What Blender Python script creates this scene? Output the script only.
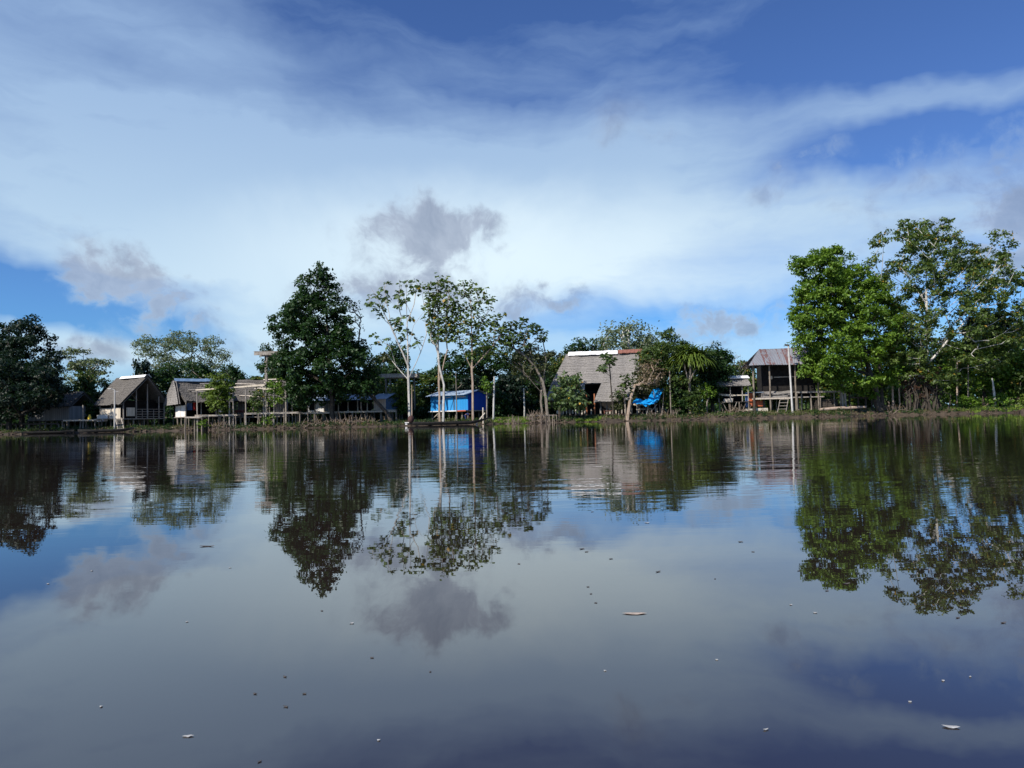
import bpy, bmesh, math, random
import numpy as np
from mathutils import Vector, Matrix, Quaternion

for o in list(bpy.data.objects):
    bpy.data.objects.remove(o)
S = bpy.context.scene
COL = S.collection
R = math.radians
random.seed(7)
RNG = np.random.default_rng(7)

# ------------------------------------------------------------------ camera
FPX = 739.0
CAM_H = 0.8
PITCH = R(2.65)
ROLL = R(1.23)
cam_d = bpy.data.cameras.new('camera')
cam = bpy.data.objects.new('camera', cam_d)
COL.objects.link(cam)
cam_d.sensor_width = 36.0
cam_d.lens = 36.0 * FPX / 1024.0
cam_d.clip_start = 0.05
cam_d.clip_end = 5000
CF = Vector((0, math.cos(PITCH), math.sin(PITCH)))
U0 = Vector((0, -math.sin(PITCH), math.cos(PITCH)))
X0 = Vector((1, 0, 0))
CR = X0 * math.cos(ROLL) - U0 * math.sin(ROLL)
CU = U0 * math.cos(ROLL) + X0 * math.sin(ROLL)
cm = Matrix((CR, CU, -CF)).transposed().to_4x4()
cm.translation = Vector((0, 0, CAM_H))
cam.matrix_world = cm
S.camera = cam

# ------------------------------------------------------------------ light and sky
SUN_AZ = R(-135)      # clockwise from +Y : behind the camera on the left
SUN_EL = R(40)
SUNV = Vector((math.sin(SUN_AZ) * math.cos(SUN_EL), math.cos(SUN_AZ) * math.cos(SUN_EL), math.sin(SUN_EL)))
sd = bpy.data.lights.new('sun', 'SUN')
sd.energy = 5.0
sd.angle = R(0.5)
sd.color = (1.0, 0.93, 0.82)
so = bpy.data.objects.new('sun', sd)
COL.objects.link(so)
so.rotation_euler = (-SUNV).to_track_quat('-Z', 'Y').to_euler()
S.view_settings.view_transform = 'Standard'
S.view_settings.look = 'None'
S.view_settings.gamma = 1
S.view_settings.use_curve_mapping = False
S.view_settings.exposure = 0.3
S.render.film_transparent = False
S.cycles.max_bounces = 6
S.cycles.diffuse_bounces = 2
S.cycles.glossy_bounces = 3
S.cycles.transmission_bounces = 3
S.cycles.transparent_max_bounces = 4


def pray(px, py):
    return CF + CR * ((px - 512) / FPX) + CU * ((384 - py) / FPX)


def P(px, py, Y):
    d = pray(px, py)
    return Vector((0, 0, CAM_H)) + d * (Y / d.y)


def HY(px):
    return 418 - (px - 512) * math.tan(ROLL)


def GX(px, Y):
    return P(px, HY(px), Y).x


def ZZ(px, py, Y):
    return P(px, py, Y).z


W = bpy.data.worlds.new('World')
S.world = W
W.use_nodes = True
nt = W.node_tree
nt.nodes.clear()


class NT:
    """small helper around a node tree"""
    def __init__(s, t):
        s.t = t

    def n(s, typ, **kw):
        nd = s.t.nodes.new(typ)
        for k, v in kw.items():
            setattr(nd, k, v)
        return nd

    def l(s, a, b):
        s.t.links.new(a, b)

    def val(s, x, sock):
        if isinstance(x, (int, float)):
            sock.default_value = x
        elif isinstance(x, (tuple, list)):
            sock.default_value = x
        else:
            s.l(x, sock)

    def m(s, op, a, b=0.0, c=None, clamp=False):
        nd = s.n('ShaderNodeMath', operation=op, use_clamp=clamp)
        s.val(a, nd.inputs[0])
        s.val(b, nd.inputs[1])
        if c is not None:
            s.val(c, nd.inputs[2])
        return nd.outputs[0]

    def vm(s, op, a, b=(0, 0, 0)):
        nd = s.n('ShaderNodeVectorMath', operation=op)
        s.val(a, nd.inputs[0])
        if op == 'SCALE':
            s.val(b, nd.inputs['Scale'])
        else:
            s.val(b, nd.inputs[1])
        return nd.outputs['Value'] if op in ('LENGTH', 'DOT_PRODUCT') else nd.outputs[0]

    def noise(s, vec, scale, detail=4, rough=0.55, dist=0.0, out='Fac'):
        nd = s.n('ShaderNodeTexNoise')
        if vec is not None:
            s.l(vec, nd.inputs['Vector'])
        nd.inputs['Scale'].default_value = scale
        nd.inputs['Detail'].default_value = detail
        nd.inputs['Roughness'].default_value = rough
        nd.inputs['Distortion'].default_value = dist
        return nd.outputs[0] if out == 'Fac' else nd.outputs[1]

    def mp(s, vec, loc=(0, 0, 0), rot=(0, 0, 0), sc=(1, 1, 1), typ='POINT'):
        nd = s.n('ShaderNodeMapping', vector_type=typ)
        s.l(vec, nd.inputs[0])
        nd.inputs['Location'].default_value = loc
        nd.inputs['Rotation'].default_value = rot
        nd.inputs['Scale'].default_value = sc
        return nd.outputs[0]

    def mr(s, v, a, b, c, d, smooth=True):
        nd = s.n('ShaderNodeMapRange', interpolation_type='SMOOTHSTEP' if smooth else 'LINEAR')
        s.val(v, nd.inputs[0])
        for i, q in enumerate((a, b, c, d)):
            s.val(q, nd.inputs[i + 1])
        return nd.outputs[0]

    def mix(s, f, a, b):
        nd = s.n('ShaderNodeMix', data_type='RGBA')
        s.val(f, nd.inputs[0])
        s.val(a if not isinstance(a, tuple) or len(a) == 4 else a + (1,), nd.inputs[6])
        s.val(b if not isinstance(b, tuple) or len(b) == 4 else b + (1,), nd.inputs[7])
        return nd.outputs[2]


t = NT(nt)
tc = t.n('ShaderNodeTexCoord')
sep = t.n('ShaderNodeSeparateXYZ')
t.l(tc.outputs['Generated'], sep.inputs[0])
AZ = t.m('ARCTAN2', sep.outputs[0], sep.outputs[1])
EL = t.m('ARCSINE', sep.outputs[2])
cmb = t.n('ShaderNodeCombineXYZ')
t.l(AZ, cmb.inputs[0])
t.l(EL, cmb.inputs[1])
UV = cmb.outputs[0]            # azimuth / elevation of the view direction, radians
# warped coordinates for soft cloud outlines
wn = t.noise(UV, 3.2, 5, 0.6, 0.3, 'Color')
warp = t.vm('SCALE', t.vm('SUBTRACT', wn, (0.5, 0.5, 0.5)), 0.16)
UVW = t.vm('ADD', UV, warp)
wn2 = t.noise(UV, 10.0, 7, 0.60, 0.2, 'Color')
UVP = t.vm('ADD', UV, t.vm('SCALE', t.vm('SUBTRACT', wn2, (0.5, 0.5, 0.5)), 0.17))


def sky_at(px, py):
    d = pray(px, py).normalized()
    return math.atan2(d.x, d.y), math.asin(d.z)


def blob(px, py, rx, ry, rot=0, src=None, soft=1.0):
    u, v = sky_at(px, py)
    q = t.mp(src or UVW, (u, v, 0), (0, 0, R(rot)), (rx / FPX, ry / FPX, 1), 'TEXTURE')
    ln = t.vm('LENGTH', t.vm('MULTIPLY', q, (1, 1, 0)))
    return t.mr(ln, 0.0, soft, 1.0, 0.0)


def addm(items, init=0.0):
    acc = None
    for w, b in items:
        x = t.m('MULTIPLY', b, w)
        acc = x if acc is None else t.m('ADD', acc, x)
    return t.m('ADD', acc, init)


sky = t.n('ShaderNodeTexSky', sky_type='NISHITA')
sky.sun_disc = False
sky.sun_elevation = SUN_EL
sky.sun_rotation = SUN_AZ % (2 * math.pi)
sky.altitude = 100
sky.air_density = 1.0
sky.dust_density = 0.6
sky.ozone_density = 2.2
# thin high veil, streaked
streak = t.noise(t.mp(UV, (0, 0, 0), (0, 0, R(-14)), (1.3, 6.0, 1)), 1.6, 6, 0.55, 0.5)
veil = addm([
    (0.85, blob(450, 240, 680, 170, 4)),
    (0.55, blob(150, 170, 440, 170, -6)),
    (0.40, blob(900, 235, 330, 80, 8)),
    (0.55, blob(560, 170, 360, 150, 10)),
    (0.60, blob(950, 100, 230, 24, -2)),
    (0.30, blob(80, 60, 420, 130, 0)),
    (0.60, blob(250, 345, 220, 42, 0)),
    (0.45, blob(60, 338, 120, 30, -8)),
    (0.40, blob(640, 355, 320, 36, 0)),
    (-1.15, blob(35, 292, 200, 42, -7)),
    (-0.80, blob(150, 322, 150, 26, -10)),
    (-0.35, blob(210, 278, 110, 24, 0)),
    (-0.55, blob(650, 312, 210, 30, 2)),
    (-0.62, blob(840, 60, 520, 110, 4)),
    (-0.70, blob(890, 146, 210, 34, 6)),
    (-0.28, blob(470, 10, 260, 55, 0)),
    (-0.15, blob(270, 105, 140, 40, 10)),
], 0.20)
streak2 = t.noise(t.mp(UVW, (3, 1, 0), (0, 0, R(-20)), (1.6, 9.0, 1)), 2.6, 7, 0.6, 0.4)
veil = t.m('ADD', veil, t.m('MULTIPLY', t.m('SUBTRACT', streak, 0.5), 1.1))
veil = t.m('ADD', veil, t.m('MULTIPLY', t.m('SUBTRACT', streak2, 0.5), 0.62))
veil = t.m('MULTIPLY', veil, 1.0, clamp=True)
veil_f = t.m('MULTIPLY', veil, 0.97, clamp=True)
# low puffy clouds seen from their shaded side
pn = t.noise(UVW, 14.0, 8, 0.60, 0.2)
puff = addm([
    (1.25, blob(408, 226, 120, 56, 0, UVP)),
    (1.2, blob(395, 290, 150, 46, 0, UVP)),
    (0.9, blob(470, 238, 62, 48, 0, UVP)),
    (1.25, blob(112, 266, 92, 56, -32, UVP)),
    (0.9, blob(170, 300, 95, 40, -20, UVP)),
    (1.1, blob(534, 300, 66, 34, 0, UVP)),
    (0.75, blob(795, 178, 90, 46, 20, UVP)),
    (0.55, blob(612, 108, 90, 60, 0, UVP)),
    (1.4, blob(1015, 226, 110, 60, 0, UVP)),
    (0.55, blob(1000, 150, 130, 45, 0, UVP)),
    (0.6, blob(890, 198, 100, 40, 0, UVP)),
    (1.1, blob(710, 335, 150, 36, 0, UVP)),
    (0.9, blob(70, 348, 120, 34, 0, UVP)),
    (0.5, blob(240, 350, 100, 40, 0, UVP)),
])
puff = t.m('MULTIPLY', puff, t.mr(pn, 0.34, 0.64, 0.35, 1.25))
puff_f = t.mr(puff, 0.16, 1.05, 0.0, 0.80)
veil_col = t.mix(t.mr(EL, R(2), R(27), 0.0, 1.0), (0.51, 0.67, 0.78), (0.27, 0.40, 0.61))
veil_col = t.mix(t.m('MULTIPLY', blob(500, 262, 420, 90), 0.8), veil_col, (0.71, 0.83, 0.88))
puff_col = t.mix(t.mr(pn, 0.35, 0.72, 0.0, 1.0), (0.37, 0.42, 0.52), (0.19, 0.23, 0.33))
cloud_col = t.mix(puff_f, veil_col, puff_col)
cover = t.m('MAXIMUM', veil_f, puff_f)
b1 = t.n('ShaderNodeBackground')
skc = t.mix(t.mr(EL, R(3), R(20), 0.0, 1.0), t.vm('MULTIPLY', sky.outputs[0], (0.36, 0.70, 1.12)), t.vm('MULTIPLY', sky.outputs[0], (0.44, 0.62, 0.98)))
t.l(skc, b1.inputs[0])
b1.inputs[1].default_value = 0.10
b2 = t.n('ShaderNodeBackground')
t.l(cloud_col, b2.inputs[0])
b2.inputs[1].default_value = 1.0
ms = t.n('ShaderNodeMixShader')
t.l(cover, ms.inputs[0])
t.l(b1.outputs[0], ms.inputs[1])
t.l(b2.outputs[0], ms.inputs[2])
wo = t.n('ShaderNodeOutputWorld')
t.l(ms.outputs[0], wo.inputs[0])

# ------------------------------------------------------------------ materials
MATS = {}


def new_mat(name):
    m = bpy.data.materials.new(name)
    m.use_nodes = True
    m.node_tree.nodes.clear()
    x = NT(m.node_tree)
    out = x.n('ShaderNodeOutputMaterial')
    p = x.n('ShaderNodeBsdfPrincipled')
    x.l(p.outputs[0], out.inputs[0])
    return m, x, p, out


def mat(name, c1, c2, scale=3.0, rough=0.85, stretch=(1, 1, 1), spec=0.3, bump=0.0, c3=None, thr=0.62):
    if name in MATS:
        return MATS[name]
    m, x, p, out = new_mat(name)
    co = x.n('ShaderNodeTexCoord')
    v = x.mp(co.outputs['Object'], sc=stretch)
    n1 = x.noise(v, scale, 6, 0.65)
    f = x.mr(n1, 0.32, 0.68, 0, 1)
    c = x.mix(f, c1, c2)
    if c3:
        n2 = x.noise(x.mp(v, (7, 3, 1)), scale * 0.35, 5, 0.6)
        c = x.mix(x.mr(n2, thr - 0.06, thr + 0.06, 0, 1), c, c3)
    x.l(c, p.inputs['Base Color'])
    p.inputs['Roughness'].default_value = rough
    p.inputs['Specular IOR Level'].default_value = spec
    if bump:
        b = x.n('ShaderNodeBump')
        b.inputs['Strength'].default_value = 1
        b.inputs['Distance'].default_value = bump
        x.l(n1, b.inputs['Height'])
        x.l(b.outputs[0], p.inputs['Normal'])
    MATS[name] = m
    return m


def leaf_mat(name, c1, c2, c3=None, trans=0.28):
    m, x, p, out = new_mat(name)
    g = x.n('ShaderNodeNewGeometry')
    co = x.n('ShaderNodeTexCoord')
    n1 = x.noise(co.outputs['Object'], 0.45, 3, 0.6)
    f = x.m('ADD', x.m('MULTIPLY', g.outputs['Random Per Island'], 0.6), x.m('MULTIPLY', x.m('SUBTRACT', n1, 0.3), 0.9), clamp=True)
    c = x.mix(f, c1, c2)
    if c3:
        c = x.mix(x.m('GREATER_THAN', g.outputs['Random Per Island'], 0.975), c, c3)
    x.l(c, p.inputs['Base Color'])
    p.inputs['Roughness'].default_value = 0.5
    p.inputs['Specular IOR Level'].default_value = 0.35
    tr = x.n('ShaderNodeBsdfTranslucent')
    x.l(x.vm('MULTIPLY', c, (1.25, 1.35, 0.6)), tr.inputs[0])
    mx = x.n('ShaderNodeMixShader')
    mx.inputs[0].default_value = trans
    x.l(p.outputs[0], mx.inputs[1])
    x.l(tr.outputs[0], mx.inputs[2])
    x.l(mx.outputs[0], out.inputs[0])
    return m


M = {}
M['wood_grey'] = mat('weathered_wood', (0.17, 0.15, 0.13), (0.33, 0.30, 0.27), 6, 0.9, (1, 1, 0.25))
M['wood_pale'] = mat('pale_wood', (0.36, 0.31, 0.25), (0.56, 0.50, 0.43), 5, 0.85, (1, 1, 0.2))
M['wood_dark'] = mat('dark_wood', (0.035, 0.028, 0.024), (0.09, 0.075, 0.062), 5, 0.9, (1, 1, 0.3))
M['post'] = mat('stilt_wood', (0.09, 0.075, 0.06), (0.26, 0.22, 0.18), 4, 0.9, (1, 1, 0.3))
M['plank_cream'] = mat('cream_plank', (0.45, 0.38, 0.29), (0.62, 0.55, 0.45), 5, 0.8, (2.5, 2.5, 0.15))
M['white_board'] = mat('white_board', (0.58, 0.56, 0.54), (0.76, 0.74, 0.72), 3, 0.7, (2, 2, 0.3))
M['white_cover'] = mat('white_ridge_cover', (0.70, 0.70, 0.70), (0.85, 0.85, 0.84), 3, 0.6)
M['shade_in'] = mat('shaded_interior_wall', (0.007, 0.006, 0.006), (0.02, 0.018, 0.017), 3, 0.95)  # near-black colour stands in for the shade inside open rooms and doorways
M['thatch'] = mat('grey_thatch', (0.065, 0.06, 0.055), (0.20, 0.185, 0.17), 7, 0.95, (2.4, 2.4, 1.6), 0.1, 0.04, (0.07, 0.065, 0.06), 0.58)
M['thatch_pale'] = mat('pale_thatch', (0.12, 0.112, 0.105), (0.34, 0.32, 0.305), 6, 0.95, (2.4, 2.4, 1.8), 0.1, 0.04, (0.17, 0.16, 0.15), 0.57)
M['blue_metal'] = mat('blue_metal', (0.10, 0.17, 0.28), (0.17, 0.26, 0.38), 2, 0.45)
M['zinc'] = mat('zinc_roof', (0.22, 0.29, 0.38), (0.35, 0.43, 0.53), 1.6, 0.45, (1, 1, 1), 0.5)
M['blue_paint'] = mat('blue_paint', (0.0, 0.17, 0.60), (0.01, 0.24, 0.74), 2.0, 0.6, (3, 3, 0.4))
M['blue_shade'] = mat('blue_paint_shaded', (0.006, 0.05, 0.38), (0.01, 0.07, 0.47), 2.0, 0.7, (3, 3, 0.4))  # darker copy of the house blue: shade of the end wall painted in
M['orange_board'] = mat('orange_board', (0.36, 0.085, 0.035), (0.50, 0.14, 0.06), 3, 0.8)
M['tarp'] = mat('blue_tarp', (0.0, 0.20, 0.55), (0.02, 0.33, 0.75), 3, 0.4)
M['red_cloth'] = mat('red_cloth', (0.35, 0.02, 0.02), (0.5, 0.04, 0.03), 4)
M['blue_cloth'] = mat('blue_cloth', (0.08, 0.14, 0.30), (0.14, 0.22, 0.42), 4)
M['yellow_cloth'] = mat('yellow_cloth', (0.6, 0.42, 0.04), (0.7, 0.5, 0.08), 4)
M['red_plank'] = mat('red_plank', (0.15, 0.06, 0.045), (0.27, 0.12, 0.09), 4, 0.8, (1, 1, 1))
M['post_orange'] = mat('orange_post', (0.32, 0.11, 0.05), (0.45, 0.18, 0.09), 4, 0.8)
M['concrete'] = mat('pole_wood', (0.36, 0.35, 0.34), (0.52, 0.51, 0.49), 5, 0.85, (1, 1, .3))
M['hull'] = mat('tarred_hull', (0.010, 0.010, 0.011), (0.03, 0.027, 0.025), 3, 0.6)
M['skin'] = mat('skin', (0.20, 0.10, 0.06), (0.26, 0.13, 0.08), 8, 0.6)
M['navy_cloth'] = mat('navy_cloth', (0.015, 0.025, 0.10), (0.03, 0.045, 0.16), 8)
M['black_hair'] = mat('black_hair', (0.01, 0.01, 0.01), (0.02, 0.02, 0.02), 8, 0.5)
M['white_plastic'] = mat('white_plastic', (0.75, 0.76, 0.78), (0.82, 0.83, 0.84), 4, 0.4)
M['bark_pale'] = mat('pale_bark', (0.30, 0.29, 0.27), (0.58, 0.56, 0.52), 3, 0.85, (1, 1, 0.5))
M['bark'] = mat('brown_bark', (0.10, 0.085, 0.07), (0.24, 0.21, 0.18), 3, 0.9, (1, 1, 0.5))
M['bark_dark'] = mat('dark_bark', (0.028, 0.024, 0.020), (0.075, 0.062, 0.05), 3, 0.9)
M['bark_tan'] = mat('tan_bark', (0.26, 0.19, 0.14), (0.40, 0.32, 0.26), 3, 0.9, (1, 1, 0.5))
M['twig'] = mat('dry_twig', (0.11, 0.085, 0.068), (0.28, 0.22, 0.18), 3, 0.9)
M['leaf_dark'] = leaf_mat('leaf_dark', (0.009, 0.028, 0.009), (0.034, 0.082, 0.018))
M['leaf_deep'] = leaf_mat('leaf_deep', (0.007, 0.018, 0.012), (0.014, 0.034, 0.018))
M['leaf_mid'] = leaf_mat('leaf_mid', (0.024, 0.055, 0.013), (0.092, 0.138, 0.030), (0.25, 0.18, 0.03))
M['leaf_bright'] = leaf_mat('leaf_bright', (0.040, 0.105, 0.012), (0.17, 0.27, 0.028))
M['leaf_olive'] = leaf_mat('leaf_olive', (0.034, 0.046, 0.018), (0.085, 0.10, 0.038))
M['leaf_cec'] = leaf_mat('leaf_broad', (0.045, 0.085, 0.030), (0.14, 0.20, 0.075), (0.45, 0.28, 0.03))
M['leaf_light'] = leaf_mat('leaf_light', (0.036, 0.075, 0.018), (0.145, 0.20, 0.048), (0.35, 0.22, 0.03), 0.34)
M['leaf_pale'] = leaf_mat('leaf_pale', (0.075, 0.105, 0.058), (0.17, 0.21, 0.115))
M['leaf_dry'] = leaf_mat('leaf_dry', (0.13, 0.09, 0.05), (0.25, 0.20, 0.14))
M['leaf_yel'] = leaf_mat('leaf_yellow_green', (0.05, 0.092, 0.014), (0.15, 0.21, 0.032))
M['grass'] = leaf_mat('grass_blade', (0.035, 0.052, 0.014), (0.12, 0.135, 0.04))
M['grass_bright'] = leaf_mat('grass_bright', (0.10, 0.17, 0.02), (0.26, 0.36, 0.06))


def plank_mat(name, c1, c2, width=0.18, gap=0.02, vert=True):
    """boards side by side along local x (each its own tint), thin dark joints"""
    m, x, p, out = new_mat(name)
    co = x.n('ShaderNodeTexCoord')
    sp = x.n('ShaderNodeSeparateXYZ')
    x.l(co.outputs['Object'], sp.inputs[0])
    s = x.m('ADD', sp.outputs[0], sp.outputs[1]) if vert else sp.outputs[2]
    q = x.m('DIVIDE', s, width)
    fr = x.m('FRACT', q)
    idx = x.m('FLOOR', q)
    wnz = x.n('ShaderNodeTexWhiteNoise', noise_dimensions='1D')
    x.l(idx, wnz.inputs['W'])
    nz = x.noise(x.mp(co.outputs['Object'], sc=(4, 4, 0.6) if vert else (0.6, 0.6, 4)), 3, 5, 0.6)
    f = x.m('ADD', x.m('MULTIPLY', wnz.outputs[0], 0.6), x.m('MULTIPLY', nz, 0.5), clamp=True)
    c = x.mix(f, c1, c2)
    j = x.m('LESS_THAN', fr, gap / width)
    c = x.mix(j, c, (c1[0] * .2, c1[1] * .2, c1[2] * .2))
    x.l(c, p.inputs['Base Color'])
    p.inputs['Roughness'].default_value = 0.85
    p.inputs['Specular IOR Level'].default_value = 0.2
    return m


M['planks_grey'] = plank_mat('planks_grey', (0.20, 0.19, 0.19), (0.34, 0.33, 0.32), 0.35, 0.04)
M['planks_blue'] = plank_mat('planks_blue', (0.012, 0.20, 0.50), (0.05, 0.29, 0.62), 0.55, 0.02)
M['planks_pale'] = plank_mat('planks_pale', (0.42, 0.36, 0.28), (0.70, 0.64, 0.56), 0.45, 0.03)
M['planks_white'] = plank_mat('planks_white', (0.60, 0.57, 0.54), (0.80, 0.78, 0.76), 0.6, 0.02)
M['planks_pink'] = plank_mat('planks_pink', (0.50, 0.42, 0.37), (0.68, 0.60, 0.54), 0.4, 0.02)


def rust_mat():
    m, x, p, out = new_mat('rusted_corrugated_iron')
    co = x.n('ShaderNodeTexCoord')
    sp = x.n('ShaderNodeSeparateXYZ')
    x.l(co.outputs['Object'], sp.inputs[0])
    q = x.m('DIVIDE', sp.outputs[0], 0.83)
    idx = x.m('FLOOR', q)
    wn_ = x.n('ShaderNodeTexWhiteNoise', noise_dimensions='1D')
    x.l(idx, wn_.inputs['W'])
    fr = x.m('FRACT', q)
    nz = x.noise(x.mp(co.outputs['Object'], sc=(2.2, 0.55, 0.55)), 1.5, 6, 0.62, 0.4)
    edge = x.m('MULTIPLY', x.mr(fr, 0.0, 0.35, 1.0, 0.0), 0.20)
    f = x.m('ADD', x.m('ADD', nz, edge), x.m('MULTIPLY', x.m('SUBTRACT', wn_.outputs[0], 0.5), 0.34))
    f = x.mr(f, 0.60, 0.68, 0, .85)
    c = x.mix(nz, (0.15, 0.155, 0.18), (0.27, 0.28, 0.32))
    nr = x.noise(co.outputs['Object'], 4, 4, 0.6)
    rc = x.mix(nr, (0.10, 0.036, 0.03), (0.18, 0.075, 0.06))
    x.l(x.mix(f, c, rc), p.inputs['Base Color'])
    p.inputs['Roughness'].default_value = 0.6
    return m


M['rust'] = rust_mat()

# ------------------------------------------------------------------ mesh building


def tag(o, label=None, cat=None, group=None, kind=None):
    if label:
        o['label'] = label
    if cat:
        o['category'] = cat
    if group:
        o['group'] = group
    if kind:
        o['kind'] = kind
    return o


def empty(name, loc, rz=0.0, label=None, cat=None, group=None):
    o = bpy.data.objects.new(name, None)
    COL.objects.link(o)
    o.location = loc
    o.rotation_euler = (0, 0, rz)
    return tag(o, label, cat, group)


class MB:
    def __init__(s):
        s.v = []
        s.f = []

    def add(s, vs, fs):
        b = len(s.v)
        s.v += [tuple(q) for q in vs]
        s.f += [tuple(b + i for i in f) for f in fs]
        return s

    def box(s, c, d, rz=0.0, rx=0.0, ry=0.0, jit=0.0):
        rm = Matrix.Rotation(rz, 3, 'Z') @ Matrix.Rotation(ry, 3, 'Y') @ Matrix.Rotation(rx, 3, 'X')
        vs = []
        for sx, sy, sz in ((-1, -1, -1), (1, -1, -1), (1, 1, -1), (-1, 1, -1), (-1, -1, 1), (1, -1, 1), (1, 1, 1), (-1, 1, 1)):
            q = rm @ Vector((sx * d[0] / 2, sy * d[1] / 2, sz * d[2] / 2)) + Vector(c)
            if jit:
                q += Vector((random.uniform(-jit, jit), random.uniform(-jit, jit), random.uniform(-jit, jit)))
            vs.append(q)
        return s.add(vs, [(0, 3, 2, 1), (4, 5, 6, 7), (0, 1, 5, 4), (1, 2, 6, 5), (2, 3, 7, 6), (3, 0, 4, 7)])

    def tube(s, pts, rad, n=7):
        pts = [Vector(p) for p in pts]
        if not isinstance(rad, (list, tuple)):
            rad = [rad] * len(pts)
        vs = []
        prev = None
        for i, p in enumerate(pts):
            d = (pts[min(i + 1, len(pts) - 1)] - pts[max(i - 1, 0)]).normalized()
            if prev is None:
                a = Vector((0, 0, 1)) if abs(d.z) < 0.9 else Vector((1, 0, 0))
                u = d.cross(a).normalized()
            else:
                u = (prev - d * prev.dot(d)).normalized()
            prev = u
            w = d.cross(u)
            for k in range(n):
                a = 2 * math.pi * k / n
                vs.append(p + (u * math.cos(a) + w * math.sin(a)) * rad[i])
        fs = []
        for i in range(len(pts) - 1):
            for k in range(n):
                fs.append((i * n + k, i * n + (k + 1) % n, (i + 1) * n + (k + 1) % n, (i + 1) * n + k))
        fs.append(tuple(range(n - 1, -1, -1)))
        fs.append(tuple((len(pts) - 1) * n + k for k in range(n)))
        return s.add(vs, fs)

    def post(s, x, y, z0, z1, r=0.09, lean=0.0, n=7):
        dx, dy = random.uniform(-1, 1) * lean, random.uniform(-1, 1) * lean
        m_ = 3
        pts = [(x + dx * i / m_ + random.uniform(-.2, .2) * r, y + dy * i / m_, z0 + (z1 - z0) * i / m_) for i in range(m_ + 1)]
        return s.tube(pts, [r * (1.08 - 0.16 * i / m_) for i in range(m_ + 1)], n)

    def bar(s, a, b, r=0.06, n=6):
        a = Vector(a)
        b = Vector(b)
        mid = (a + b) / 2 + Vector((0, 0, random.uniform(-.4, .4) * r))
        return s.tube([a, mid, b], [r, r * .95, r * .9], n)

    def thatch(s, A, B, C, D, courses=8, seg=0.16, th=0.11, rag=0.2, under=True):
        seg = min(seg, .17)
        """A-B eave, D-C ridge; overlapping ragged courses on the slope"""
        A, B, C, D = map(Vector, (A, B, C, D))
        nrm = (B - A).cross(D - A).normalized()
        if nrm.z < 0:
            nrm = -nrm
        if under:
            o_ = nrm * 0.22
            vs = [A - o_ * .5, B - o_ * .5, C - o_, D - o_, A - o_ * .8, B - o_ * .8, C - o_ * 1.3, D - o_ * 1.3]
            s.add(vs, [(0, 1, 2, 3), (7, 6, 5, 4), (0, 4, 5, 1), (1, 5, 6, 2), (2, 6, 7, 3), (3, 7, 4, 0)])
        L = max((B - A).length, (C - D).length)
        n = max(3, int(L / seg))
        courses = int(courses * 1.5)
        th = th * .75
        for c in range(courses):
            t0 = max(0, (c + (random.uniform(-.3, .3) if c else 0)) / courses)
            t1 = min(1.0, (c + 1.6) / courses)
            vs = []
            ph = random.random() * 9
            sg = lambda u_, t_: nrm * (.07 * math.sin(u_ * L * .9 + 1.7 + A.x) + .05 * math.sin(u_ * L * 2.3 + t_ * 4) - .16 * math.sin(math.pi * min(1, max(0, t_))) * math.sin(math.pi * u_))
            for i in range(n + 1):
                u = i / n
                w = math.sin(u * 9 + ph) * 0.4
                tb = t0 - (random.uniform(0, rag) + rag * 0.5 * w) / max(0.5, (D - A).length)
                lo = (A.lerp(B, u)).lerp(D.lerp(C, u), tb) + nrm * (th * (0.75 + 0.4 * random.random())) + sg(u, t0)
                li = (A.lerp(B, u)).lerp(D.lerp(C, u), tb + 0.02) + sg(u, t0) - nrm * .02
                hi = (A.lerp(B, u)).lerp(D.lerp(C, u), t1) + nrm * 0.015 + sg(u, t1)
                vs += [li, lo, hi]
            fs = []
            for i in range(n):
                a = i * 3
                fs.append((a, a + 3, a + 4, a + 1))
                fs.append((a + 1, a + 4, a + 5, a + 2))
            s.add(vs, fs)
        return s

    def corr(s, A, B, C, D, pitch=0.22, amp=0.03, th=0.015, rows=4, wob=0.0):
        """corrugated sheet, waves running down the slope"""
        A, B, C, D = map(Vector, (A, B, C, D))
        nrm = (B - A).cross(D - A).normalized()
        if nrm.z < 0:
            nrm = -nrm
        n = max(4, int((B - A).length / pitch) * 4)
        vs = []
        for j in range(rows + 1):
            v = j / rows
            for i in range(n + 1):
                u = i / n
                p = A.lerp(B, u).lerp(D.lerp(C, u), v) + nrm * (amp * math.sin(i * math.pi / 2))
                p += nrm * wob * math.sin(u * 7 + v * 3)
                vs.append(p)
        k = len(vs)
        vs += [p - nrm * th for p in vs]
        fs = []
        for j in range(rows):
            for i in range(n):
                a = j * (n + 1) + i
                fs.append((a, a + 1, a + n + 2, a + n + 1))
                fs.append((k + a, k + a + n + 1, k + a + n + 2, k + a + 1))
        return s.add(vs, fs)

    def build(s, name, m, parent=None, smooth=False):
        me = bpy.data.meshes.new(name)
        me.from_pydata(s.v, [], s.f)
        me.materials.append(m)
        if smooth:
            me.polygons.foreach_set('use_smooth', [True] * len(me.polygons))
        me.update()
        o = bpy.data.objects.new(name, me)
        COL.objects.link(o)
        if parent:
            o.parent = parent
        return o


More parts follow.
